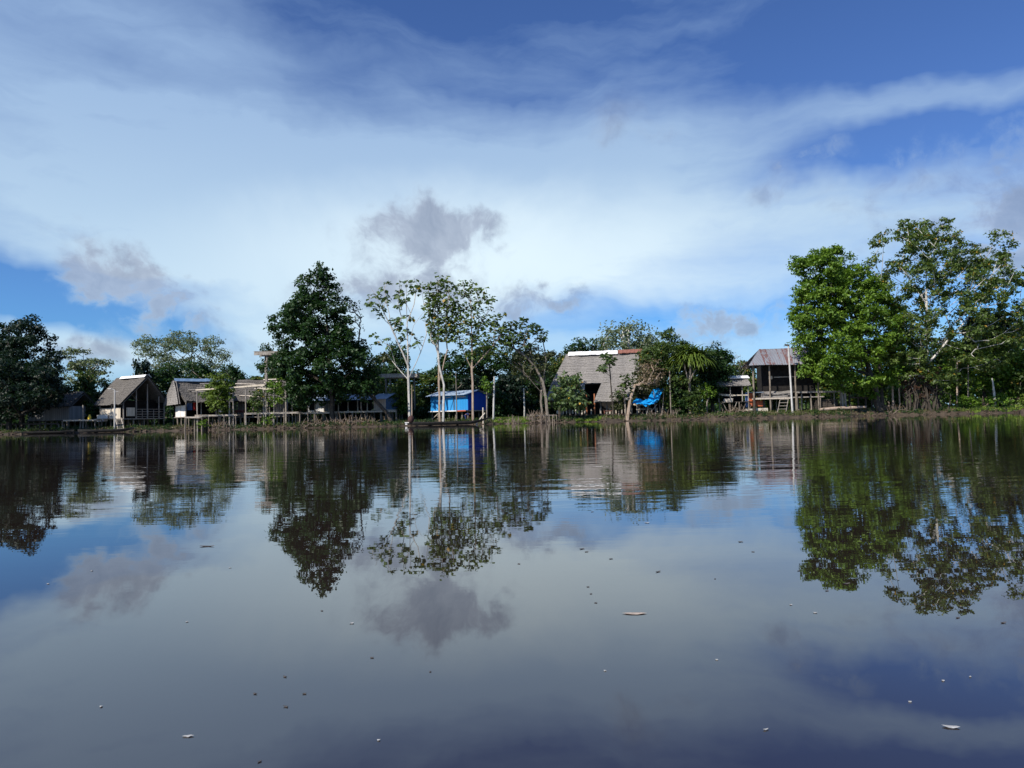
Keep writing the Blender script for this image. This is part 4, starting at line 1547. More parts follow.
px_ = P(465.2, 417.6, 110.2)
gp = ground_z(px_.x, 110.2)
root = empty('person', (px_.x, 110.2, gp), R(15), 'person in dark blue clothing bending down beside the blue house stilts', 'person')
pts = [(0, 0, .86), (.16, 0, 1.02), (.38, 0, 1.12), (.52, 0, 1.10), (.62, 0, 1.05), (.72, 0, 1.00),          # pelvis, waist, chest, neck base, neck, head
       (-.02, -.10, .80), (.06, -.13, .45), (-.03, -.13, .09), (.14, -.14, .04),
       (-.02, .10, .80), (.12, .13, .45), (.03, .13, .09), (.20, .14, .04),
       (.42, -.19, 1.06), (.46, -.22, .78), (.56, -.18, .54), (.60, -.17, .46),
       (.42, .19, 1.06), (.48, .22, .78), (.58, .18, .54), (.62, .17, .46), (.80, 0, .96)]
edg = [(0, 1), (1, 2), (2, 3), (3, 4), (4, 5), (0, 6), (6, 7), (7, 8), (8, 9), (0, 10), (10, 11), (11, 12), (12, 13), (2, 14), (14, 15), (15, 16), (16, 17), (2, 18), (18, 19), (19, 20), (20, 21), (5, 22)]
rad = [.13, .12, .15, .08, .055, .10, .095, .065, .045, .04, .095, .065, .045, .04, .06, .045, .035, .03, .06, .045, .035, .03, .085]
skin_fig('body', pts, edg, rad, M['skin'], root)
ti = [0, 1, 2, 3, 14, 15, 18, 19]
mp_ = {a: i for i, a in enumerate(ti)}
skin_fig('shirt', [pts[i] for i in ti], [(mp_[a], mp_[b_]) for a, b_ in edg if a in mp_ and b_ in mp_], [rad[i] + .025 for i in ti], M['navy_cloth'], root, 0)
ti = [0, 6, 7, 8, 10, 11, 12]
mp_ = {a: i for i, a in enumerate(ti)}
skin_fig('trousers', [pts[i] for i in ti], [(mp_[a], mp_[b_]) for a, b_ in edg if a in mp_ and b_ in mp_], [rad[i] + .025 for i in ti], M['navy_cloth'], root, 0)
mb = MB()
mb.tube([(.66, 0, 1.09), (.74, 0, 1.09), (.83, 0, 1.04), (.88, 0, .97)], [.05, .115, .11, .04], 9)
mb.build('hair', M['black_hair'], root, True)

# ------------------------------------------------------------------ trees in front
tree('broadleaf_tree', 'tall very dark tree with the highest crown at the left edge', 'tree', 22, 116,
     [(318, 19, 31), (326, 10, 42), (336, -8, 50), (346, -14, 60), (356, -18, 62), (368, -18, 58), (382, -18, 56), (396, -18, 52)],
     r=8, n=64, leaf=.42, lm='leaf_deep', bm='bark_dark', r0=.42, cov=230, fork=(20, 372), sub=6, spread=.28)
tree('broadleaf_tree', 'lower broad dark green tree overhanging the plank house at the left edge', 'tree', 9, 110,
     [(362, 5, 32), (370, -22, 62), (380, -26, 69), (392, -26, 73), (402, -26, 66), (411, -26, 44), (418, -26, 12)],
     r=9, n=80, mind=7.5, leaf=.42, lm='leaf_deep', bm='bark_dark', r0=.40, cov=230, fork=(9, 398), sub=6, spread=.28)
tree('broadleaf_tree', 'small dark crown cut by the left edge of the picture', 'tree', -12, 121,
     [(322, -4, 8), (332, -14, 8), (350, -24, 6), (372, -30, 6), (395, -30, 4)], r=7, n=34, leaf=.42, lm='leaf_deep', bm='bark_dark', r0=.3, cov=180, fork=(-12, 370))
tree('spreading_tree', 'pale airy tree with flat leafy layers between the dark trees and the tall thatched hut', 'tree', 92, 142,
     [(347, 64, 84), (354, 62, 92), (361, 62, 116), (368, 64, 118), (376, 64, 106), (384, 66, 100)],
     r=6, n=44, leaf=.5, lm='leaf_pale', bm='bark_pale', r0=.3, cov=60, fork=(90, 362), frac=.3, sub=5, spread=.30, depth=.6, limbs=.9, mind=6, flat=.25, inset=.5)
tree('spreading_tree', 'big grey-green feathery tree with a flat wide crown behind the thatched huts', 'tree', 190, 152,
     [(333, 168, 206), (339, 138, 216), (346, 132, 228), (353, 134, 230), (360, 150, 230), (368, 150, 236), (378, 140, 246), (388, 135, 252)],
     r=7.5, n=150, leaf=.42, lm='leaf_pale', bm='bark', r0=.42, cov=85, fork=(192, 352), frac=.3, sub=6, spread=.30, depth=.6, limbs=.6, flat=.3, mind=6, inset=.5)
tree('broadleaf_tree', 'tall dark pyramid-shaped tree rising over the boardwalk left of the white-trunked tree', 'tree', 333, 110,
     [(268, 316, 325), (275, 311, 329), (281, 295, 340), (290, 293, 338), (300, 292, 348), (308, 278, 352), (316, 272, 352), (326, 268, 352), (336, 267, 356), (346, 276, 366),
      (358, 268, 372), (368, 264, 378), (378, 266, 380), (388, 266, 378), (395, 280, 372), (400, 290, 360)],
     r=8, n=205, leaf=.44, lm='leaf_dark', bm='bark_dark', r0=.40, cov=190, fork=(325, 300), sub=6, spread=.27, limbs=.35, depth=.7, mind=6.4, inset=.5, frac=.3)
tree('cecropia_tree', 'tall white-trunked tree with open branches and umbrella leaves above the raised platform', 'tree', 409.5, 111,
     [(276, 392, 424), (283, 376, 428), (290, 366, 428), (299, 362, 428), (308, 366, 428), (320, 382, 428), (332, 372, 430), (342, 366, 428), (350, 380, 424)],
     r=4.2, n=44, leaf=.72, lm='leaf_cec', bm='bark_pale', r0=.20, fork=(406, 280), frac=.5, up=.8, style='umbel', limbs=1.0,
     major=[([(405, 383), (396, 366), (386.5, 353)], 1.5), ([(405, 366), (392, 329), (380, 304), (371, 288)], -1.5), ([(403, 360), (391, 326), (386, 300), (384, 282)], 2),
            ([(408, 376), (421, 352), (427, 334)], -1.2), ([(408, 326), (414, 304), (418, 284)], 1.5), ([(408, 312), (402, 292), (399, 279)], -1), ([(406, 345), (414, 325), (424, 312)], -2)], mind=6.0, depth=.5, umb=10, wig=.02, rmin=.032)
tree('cecropia_tree', 'tan multi-stemmed tree with tall leafy crown before the left half of the blue house', 'tree', 440, 109.3,
     [(277, 430, 452), (285, 424, 454), (294, 422, 458), (305, 422, 460), (316, 424, 462), (328, 426, 460), (340, 434, 462)],
     r=5, n=104, leaf=.55, lm='leaf_light', bm='bark_tan', r0=.165, fork=(437, 286), frac=.4, up=.8, major=[([(441, 378), (447, 350), (445, 320), (450, 288)], -.8), ([(437, 352), (431, 330), (427, 305)], 1)], depth=.45, style='umbel', limbs=.8, mind=4.4, umb=13, wig=.05, rmin=.03)
tree('cecropia_tree', 'slender pale stem with few leaves crossing the tan multi-stemmed tree', 'tree', 443, 108.9,
     [(300, 424, 440), (318, 424, 438), (335, 424, 440), (345, 430, 446)], r=4, n=10, leaf=.6, lm='leaf_cec', bm='bark_pale', r0=.17, fork=(438, 350), style='umbel', limbs=1, wig=.1, rmin=.04,
     lean=[(444, 385), (439, 365)])
tree('cecropia_tree', 'straight-stemmed tree with dark leafy crown before the right half of the blue house', 'tree', 473, 109.5,
     [(277, 460, 482), (285, 454, 488), (295, 450, 494), (306, 450, 503), (314, 450, 512), (324, 450, 514), (336, 454, 514), (347, 458, 514), (356, 466, 506)],
     r=5, n=140, leaf=.55, lm='leaf_light', bm='bark_tan', r0=.175, fork=(471, 290), frac=.45, up=.75, major=[([(472, 368), (483, 357), (494, 345)], -1), ([(471, 364), (461, 346), (457, 330)], 1), ([(471, 340), (482, 322), (492, 306)], .5)], depth=.45, style='umbel', limbs=.8, mind=4.0, umb=12, wig=.04, rmin=.03)
tree('leaning_tree', 'leaning many-branched tree with bare tan limbs and a leafy crown reaching left over the fence', 'tree', 548, 110.5,
     [(316, 520, 532), (322, 506, 540), (330, 498, 548), (338, 492, 548), (346, 490, 536)],
     r=4.6, n=62, leaf=.58, lm='leaf_mid', bm='bark', r0=.22, lean=[(546, 398), (543, 382), (536, 368)], major=[([(541, 374), (526, 356), (506, 344)], -1), ([(537, 368), (528, 346), (520, 330)], 1), ([(544, 384), (546, 360), (543, 340)], 1.2), ([(545, 392), (524, 372), (508, 362)], -.6)], style='umbel', limbs=1, mind=4.2, umb=11, wig=.04, rmin=.03, depth=.6, up=.5)
tree('leaning_tree', 'fan of thin bare grey limbs with sparse olive leaves left of the longhouse', 'tree', 543, 112,
     [(350, 506, 545), (358, 504, 550), (368, 510, 552), (378, 520, 552)],
     r=7, n=34, leaf=.38, lm='leaf_olive', bm='bark', r0=.18, fork=(541, 402), up=.5, limbs=1, cov=48, wig=.05, rmin=.03, mind=6)
tree('shrub', 'broad-leaved shrub on a forked stem in front of the left part of the longhouse roof', 'shrub', 559, 110.2,
     [(374, 562, 578), (382, 556, 585), (391, 550, 588), (400, 548, 590), (408, 552, 588)],
     r=5.5, n=42, leaf=.55, lm='leaf_cec', bm='bark_dark', r0=.2, fork=(560, 404), cov=42, limbs=.8, mind=5, wig=.06)
tree('papaya_tree', 'very slender stem with a few big leaves rising in front of the longhouse roof', 'tree', 613.5, 109.8,
     [(348, 606, 610), (354, 600, 614), (362, 598, 616), (370, 597, 606)],
     r=3.6, n=12, leaf=.75, lm='leaf_cec', bm='bark_dark', r0=.10, fork=(609.5, 366), style='umbel', limbs=1, mind=4.5, umb=8, wig=.03, rmin=.03)
tree('slender_tree', 'small crooked tree with dark leaf tufts left of the blue tarp', 'tree', 626, 109.6,
     [(372, 622, 634), (380, 618, 634), (390, 616, 632), (398, 616, 628)], r=4.2, n=16, leaf=.6, lm='leaf_mid', bm='bark', r0=.13, fork=(624, 392), style='umbel', limbs=1, mind=4.5, umb=9)
tree('slender_tree', 'pale leaning trunk with a twiggy silver-grey crown above the blue tarp', 'tree', 627, 109.2,
     [(360, 640, 660), (368, 634, 668), (376, 632, 668), (384, 636, 662)], r=5, n=34, leaf=.28, lm='leaf_dry', bm='bark_tan', r0=.20,
     lean=[(630, 400), (635, 385)], limbs=1, cov=30, mind=5, wig=.08, rmin=.03)
tree('broadleaf_tree', 'bushy green tree with drooping sides between the longhouse and the palm', 'tree', 668, 112.2,
     [(338, 662, 676), (344, 650, 690), (351, 642, 696), (359, 634, 698), (368, 640, 700), (378, 648, 702), (388, 654, 704), (398, 660, 700), (406, 664, 690)],
     r=7, n=92, leaf=.36, lm='leaf_mid', bm='bark_dark', r0=.26, fork=(668, 388), cov=170, sub=6, limbs=.5, extra=[(668, 331), (664, 334), (673, 336)])
tree('broadleaf_tree', 'rounded dark tree between the palm and the small open hut', 'tree', 712, 114,
     [(350, 706, 722), (357, 698, 730), (365, 696, 733), (374, 700, 731), (384, 700, 728), (394, 700, 722), (402, 702, 716)],
     r=7, n=56, leaf=.36, lm='leaf_dark', bm='bark_dark', r0=.22, fork=(712, 392), cov=190, sub=6, limbs=.6)
tree('bare_tree', 'small leafless twiggy tree behind the small open hut', 'tree', 737, 117,
     [(355, 728, 742), (363, 730, 752), (372, 732, 752)], r=5, n=26, leaf=.2, lm='leaf_dry', bm='bark', r0=.10, fork=(737, 385), cov=5, limbs=1, mind=4, rmin=.02)
tree('bare_tree', 'leafless grey twigs rising between the dark pyramid tree and the white-trunked tree', 'tree', 362, 113,
     [(292, 344, 352), (304, 342, 362), (318, 342, 366), (335, 344, 366)], r=5, n=20, leaf=.35, lm='leaf_dark', bm='bark', r0=.12, fork=(358, 350), cov=9, limbs=1, mind=4, rmin=.025)
tree('broadleaf_tree', 'large bright green full-crowned tree overhanging the rust-roofed house', 'tree', 880, 110.5,
     [(249, 816, 842), (255, 800, 848), (262, 790, 850), (270, 793, 868), (280, 800, 882), (292, 796, 890), (304, 793, 898), (316, 790, 902), (328, 792, 906), (340, 794, 906),
      (352, 800, 908), (362, 796, 906), (372, 800, 902), (380, 820, 898), (388, 836, 892)],
     r=8.5, n=270, mind=6.2, inset=.5, frac=.3, leaf=.47, lm='leaf_bright', bm='bark_dark', r0=.46, fork=(852, 300), cov=190, sub=6, spread=.25, limbs=.3, depth=.7, wd=.5,
     extra=[(806, 374), (814, 368), (822, 377), (866, 391), (858, 386), (872, 396)])
tree('broadleaf_tree', 'tallest open-crowned tree with pale branches and thin leaves at the right', 'tree', 927, 112,
     [(222, 892, 950), (230, 882, 962), (240, 872, 980), (252, 870, 1008), (266, 866, 1024), (280, 872, 1034), (294, 890, 1040), (308, 892, 1034), (308, 886, 1034), (322, 884, 1034), (336, 884, 1028), (350, 884, 1016), (366, 888, 1006), (384, 896, 990)],
     r=7.5, n=310, inset=.45, frac=.25, leaf=.42, lm='leaf_light', bm='bark_pale', r0=.30, up=.8, fork=(926, 258), cov=120, sub=5, spread=.26, limbs=.85, depth=.75, mind=6.0, wig=.05, rmin=.045,
     extra=[(1003, 234), (994, 240), (1010, 245)])
tree('broadleaf_tree', 'dark rounded crown tucked behind the right side of the tallest tree', 'tree', 984, 119,
     [(314, 976, 1004), (322, 966, 1014), (332, 958, 1018), (344, 960, 1012), (356, 966, 1000)],
     r=7, n=52, leaf=.42, lm='leaf_deep', bm='bark_dark', r0=.25, fork=(984, 360), cov=190, sub=6)

# strap-leaved palm
Yp = 109.9
bx = GX(690, Yp)
gp = ground_z(bx, Yp)
root = empty('strap_leaved_palm', (bx, Yp, gp), 0, 'palm with long drooping yellow-green strap leaves over the bank', 'palm')
V = []
hd = P(691, 354, Yp)
for hx, hy, nn, LL in ((692, 356, 150, 4.0), (702, 358, 90, 3.6), (682, 358, 80, 3.4)):
    h0 = np.array(P(hx, hy, Yp)) - np.array((bx, Yp, gp))
    for i in range(nn):
        a = RNG.random() * 6.283
        e = R(RNG.uniform(-15, 62))
        L = LL * RNG.uniform(.6, 1.05)
        v = np.array([math.cos(a) * math.cos(e), math.sin(a) * math.cos(e), math.sin(e)])
        p = h0.copy()
        side = unit(np.cross(v, [0, 0, 1.0])[None])[0]
        seg = 8
        dv = v.copy()
        for k in range(seg):
            w0 = .17 * (1 - k / seg) ** .6 + .01
            w1 = .17 * (1 - (k + 1) / seg) ** .6 + .01
            q = p + dv * L / seg
            V.append([p - side * w0, p + side * w0, q + side * w1, q - side * w1])
            p = q
            dv = unit((dv + np.array([0, 0, -.17 - .08 * k / seg]))[None])[0]
quads_mesh('crown', np.array(V), M['leaf_yel'], root)
MB().tube([(0, 0, -.3), (.05, 0, 2.5), (.1, 0, 5.0), tuple(hd - Vector((bx, Yp, gp)))], [.24, .2, .18, .16], 8).bar((.1, 0, 5.0), tuple(P(701, 358, Yp) - Vector((bx, Yp, gp))), .13).bar((.05, 0, 4.4), tuple(P(682, 356, Yp) - Vector((bx, Yp, gp))), .12).build('trunk', M['bark'], root)

# leaning dark trunk right of the dark tree
x0 = GX(393, 109.4)
g0 = ground_z(x0, 109.4)
root = empty('dead_tree', (x0, 109.4, g0), 0, 'dark bare trunk leaning left over the boardwalk in front of the pink-walled house', 'tree trunk')
o0 = Vector((x0, 109.4, g0))
MB().tube([Vector((0, 0, -.4)), P(388, 414, 109.4) - o0, P(377, 402, 109.5) - o0, P(367, 392, 109.8) - o0, P(361, 380, 110) - o0], [.34, .30, .24, .2, .14], 8).bar(P(377, 402, 109.5) - o0, P(369, 383, 109.6) - o0, .12).build('trunk', M['bark_dark'], root)

# dark aerial stems at the foot of the tallest tree
x0 = GX(925, 110.6)
g0 = ground_z(x0, 110.6)
root = empty('stem_clump', (x0, 110.6, g0), 0, 'dense clump of dark stems and hanging dry leaves at the foot of the tallest tree', 'stem clump')
mb = MB()
for i in range(42):
    a = P(905 + random.random() * 40, 409, 110.6)
    xx, yy = a.x - x0, random.uniform(-.9, 1.4)
    zt = random.uniform(2.6, 6.2)
    mb.tube([(xx, yy, -.3), (xx + random.uniform(-.5, .5), yy, zt * .35), (xx + random.uniform(-.7, .7), yy, zt * .7), (xx * .6 + random.uniform(-.9, .9), yy, zt)], [random.uniform(.05, .2), .10, .07, .04], 5)
mb.build('stem', M['bark_dark'], root)
cs = [(random.uniform(-2.6, 2.6), random.uniform(-.8, 1.4), random.uniform(2.2, 6.0)) for _ in range(26)]
quads_mesh('dry_leaves', clump_leaves(cs, [.8] * 26, [38] * 26, .4, 5, upb=.1), leaf_mat('leaf_russet', (.025, .014, .010), (.085, .042, .025)), root)

# ------------------------------------------------------------------ shrubs


def shrub(label, px, Y, top, halfw, lm='leaf_mid', n=None, leaf=.32, cov=120, bm='bark', name='shrub', low=None, r=5, group=None, limbs=.7):
    by = HY(px) + 0
    low = low if low is not None else by - 1
    rows = [(top, px - halfw * .45, px + halfw * .45), (top + (low - top) * .25, px - halfw * .85, px + halfw * .85), (top + (low - top) * .6, px - halfw, px + halfw), (low, px - halfw * .7, px + halfw * .7)]
    n = n or max(8, int((low - top) * halfw * 2 / (r * r) * 1.1))
    return tree(name, label, 'shrub', px, Y, rows, r=r, n=n, leaf=leaf, lm=lm, bm=bm, r0=.12, cov=cov, fork=(px, by - (by - top) * .35), limbs=limbs, sub=5, mind=r * .75, group=group, sides=4)


shrub('olive tangled bush behind the blue tarp hiding the right end of the longhouse roof', 646, 113.4, 366, 17, 'leaf_olive', leaf=.34, n=46, cov=90, low=404)
shrub('thin low bush before the longhouse between papaya stem and crooked tree', 619, 111.2, 392, 9, 'leaf_olive', leaf=.3, n=18, cov=45, low=410, r=4)
shrub('yellow-green leafy bush rising through the boardwalk left of the post frame', 219, 109.9, 376, 15, 'leaf_yel', leaf=.36, cov=110, low=412)
shrub('small light green shrub inside the post frame', 258, 110.0, 391, 13, 'leaf_mid', n=18, cov=60, low=410)
shrub('light green shrub hanging below the left side of the dark pyramid tree', 277, 109.6, 380, 12, 'leaf_bright', n=16, cov=70, low=403)
shrub('tuft of fresh green leaves on the bare grey post', 487, 110.0, 378, 5, 'leaf_bright', n=10, cov=45, low=392, r=3.5)
shrub('dense dark bush behind the white trunk left of the blue house', 411, 122, 404, 15, 'leaf_dark', leaf=.4, cov=150, low=420)
shrub('dark green bush at the right end wall of the blue house', 500, 118, 392, 12, 'leaf_dark', leaf=.4, cov=150, low=416)
shrub('bright bush behind the raised platform right post', 402, 119, 383, 9, 'leaf_yel', leaf=.4, cov=90, low=412)
shrub('yellowish sapling left of the white trunk', 392, 118, 388, 5, 'leaf_yel', leaf=.36, cov=70, low=410, n=9)
shrub('low leafy plant beneath the palm at the water', 694, 109.6, 392, 12, 'leaf_mid', n=20, cov=70, low=410)
shrub('dark leafy undergrowth beneath the bushy tree by the tarp', 682, 111.2, 386, 16, 'leaf_dark', n=34, cov=110, low=411)
shrub('light green sapling left of the small open hut', 707, 110.0, 383, 7, 'leaf_bright', n=12, cov=40, low=398, r=4)
shrub('fresh green bush cluster at the right edge behind the bank', 1000, 118, 345, 30, 'leaf_bright', leaf=.42, n=80, cov=120, low=398, r=7)
shrub('green bush between the tallest tree and the right edge cluster', 958, 117, 352, 22, 'leaf_bright', leaf=.4, n=58, cov=110, low=400, r=6.5)
shrub('bush cut by the right edge of the picture', 1034, 116, 350, 22, 'leaf_mid', leaf=.42, n=40, cov=130, low=400, r=7)
shrub('low vivid green plants on the bank right of the stem clump', 968, 112, 397, 13, 'leaf_bright', leaf=.3, n=24, cov=70, low=406, r=4)
shrub('low vivid green plants on the bank before the right bush cluster', 1000, 112.4, 396, 16, 'leaf_bright', leaf=.3, n=28, cov=70, low=405, r=4)
shrub('low reed-like green plants on the bank at the right edge', 1026, 111.8, 396, 10, 'leaf_yel', leaf=.3, n=18, cov=60, low=404, r=4)
shrub('bright low bush glimpsed beneath the deck of the rust-roofed house', 775, 121, 392, 12, 'leaf_bright', leaf=.4, n=22, cov=90, low=409)
shrub('yellow-green low bush glimpsed under the bare deck', 826, 124, 391, 16, 'leaf_yel', leaf=.4, n=24, cov=80, low=408)
shrub('sunlit low bush behind the rail fence', 862, 124, 392, 15, 'leaf_yel', leaf=.4, n=24, cov=80, low=406)
shrub('sunlit low bush between the bright tree trunk and the stem clump', 895, 123, 385, 12, 'leaf_yel', leaf=.4, n=24, cov=80, low=405)
shrub('leafy bush beneath the small thatched open hut', 735, 118, 398, 14, 'leaf_mid', n=22, cov=90, low=411)
shrub('green bush under the left corner of the plank house', 62, 119, 412, 9, 'leaf_bright', n=12, cov=70, low=427, r=4)
shrub('green bush glimpsed between the tin shed and the tall thatched hut', 88, 120, 395, 6, 'leaf_mid', n=14, cov=80, low=422, r=4)
shrub('low weeds below the post frame', 268, 109.6, 415, 10, 'leaf_bright', n=14, cov=45, low=424, r=3, leaf=.25)
shrub('low weeds below the doorway of the hut with a blue ridge', 203, 109.3, 419, 7, 'leaf_bright', n=10, cov=40, low=426, r=3, leaf=.22)


def brush(label, px, Y, hw, hpx, n, m='twig', name='brush_pile', cat='brush pile'):
    x0 = GX(px, Y)
    g0 = ground_z(x0, Y)
    k = Y / FPX
    root = empty(name, (x0, Y, g0), 0, label, cat)
    mb = MB()
    for i in range(n):
        x = random.uniform(-hw, hw) * k
        y = random.uniform(-1.2, 1.0)
        gz = ground_z(x0 + x, Y + y) - g0
        L = random.uniform(.5, 1.6)
        a = random.uniform(0, 6.28)
        e = R(random.choice((random.uniform(0, 30), random.uniform(40, 85))))
        z = gz + random.uniform(-.1, .5) * hpx * k * (1 - abs(x) / (hw * k) * .6)
        d = Vector((math.cos(a) * math.cos(e), math.sin(a) * math.cos(e) * .5, math.sin(e))) * L
        mid = Vector((x, y, z)) + d * .5 + Vector((random.uniform(-.15, .15), 0, random.uniform(-.15, .15)))
        mb.tube([Vector((x, y, z)), mid, Vector((x, y, z)) + d], [.05, .04, .02], 4)
    mb.build('twigs', M[m], root)
    cs = [(random.uniform(-hw, hw) * k * .8, random.uniform(-.8, .8), random.uniform(.1, .7) * hpx * k) for _ in range(max(4, n // 9))]
    quads_mesh('dry_leaves', clump_leaves(cs, [.5] * len(cs), [26] * len(cs), .24, 4, upb=.2), M['leaf_dry'], root)
    return root


brush('tangle of tan driftwood and roots at the foot of the dark pyramid tree', 338, 108.9, 38, 6, 130)
brush('heap of tan dry brush beside the low fence', 538, 110.4, 9, 13, 90)
brush('low heap of dry sticks at the waterline below the fence', 513, 108.8, 6, 2.5, 30)
brush('dry twigs under the yellow-green bush', 222, 109.5, 12, 5, 40)
brush('broken branches and sticks below the blue tarp', 660, 110.2, 16, 5, 50)
brush('dry stems and roots under the small open hut', 735, 111.6, 14, 6, 40)
brush('grey fallen branches on the bank beneath the bushes at the right', 1005, 113, 22, 10, 60)
brush('pale sticks and roots between the bright tree trunk and the stem clump', 893, 111.2, 13, 9, 50)

# trunks standing in the shade on the right
for pxx, tp, r_, m_, lb in ((893, 372, .16, 'bark_tan', 'tan bare trunk between the bright tree and the stem clump'),
                            (900, 366, .12, 'bark_tan', 'thinner tan trunk just left of the stem clump'),
                            (883, 352, .30, 'bark_dark', 'thick dark leaning trunk under the bright green tree'),
                            (957, 360, .13, 'bark_tan', 'bare trunk right of the stem clump'),
                            (968, 365, .10, 'bark', 'thin grey trunk among the bushes right of the stem clump'),
                            (996, 378, .18, 'bark_pale', 'short pale trunk under the right-hand bushes'),
                            (412, 385, .1, 'bark_tan', 'short yellowish stem right of the white trunk'),
                            (457, 372, .09, 'bark', 'thin grey stem in front of the blue house between the two leafy trees')):
    pole('tree_trunk', lb, 'tree trunk', pxx, 112 if pxx > 500 else 110, tp, r_, m_, None, random.uniform(-.4, .5), r_ * .5)

# ------------------------------------------------------------------ forest behind
def proto_tree(name, h_, w_, kind, lm, bm, seed):
    """forest tree of height h, crown width w, built at the origin"""
    global RNG
    RNG = np.random.default_rng(seed)
    root = empty(name, (0, 0, 0))
    cs, rs = [], []
    n = 46
    for i in range(n * 6):
        if len(cs) >= n:
            break
        u = RNG.random()
        if kind == 'round':
            z = h_ * (.30 + .66 * u)
            rad = w_ / 2 * math.sqrt(max(.05, 1 - ((u - .45) / .62) ** 2))
        elif kind == 'flat':
            z = h_ * (.62 + .34 * u)
            rad = w_ / 2 * math.sqrt(max(.05, 1 - (u - .2) ** 2))
        else:
            z = h_ * (.12 + .84 * u)
            rad = w_ / 2 * (1 - .55 * u)
        a = RNG.random() * 6.283
        q = rad * math.sqrt(RNG.random()) * .9
        p = np.array([math.cos(a) * q, math.sin(a) * q, z + RNG.normal() * .2])
        if all(np.linalg.norm(p - c) > w_ * .10 for c in cs):
            cs.append(p)
            rs.append(w_ * RNG.uniform(.10, .17))
    V = clump_leaves(cs, rs, [110 if kind != 'flat' else 60] * len(cs), .55 if kind != 'flat' else .5, 5, spread=.32)
    quads_mesh('crown', V, M[lm], root)
    mb = MB()
    skeleton(mb, (0, 0, -.4), [cs[i] for i in range(0, len(cs), 2)], w_ * .028 + .05, (RNG.normal() * .3, RNG.normal() * .3, h_ * (.45 if kind != 'low' else .2)), .07, .03, None, 5)
    mb.build('trunk', M[bm], root)
    return root


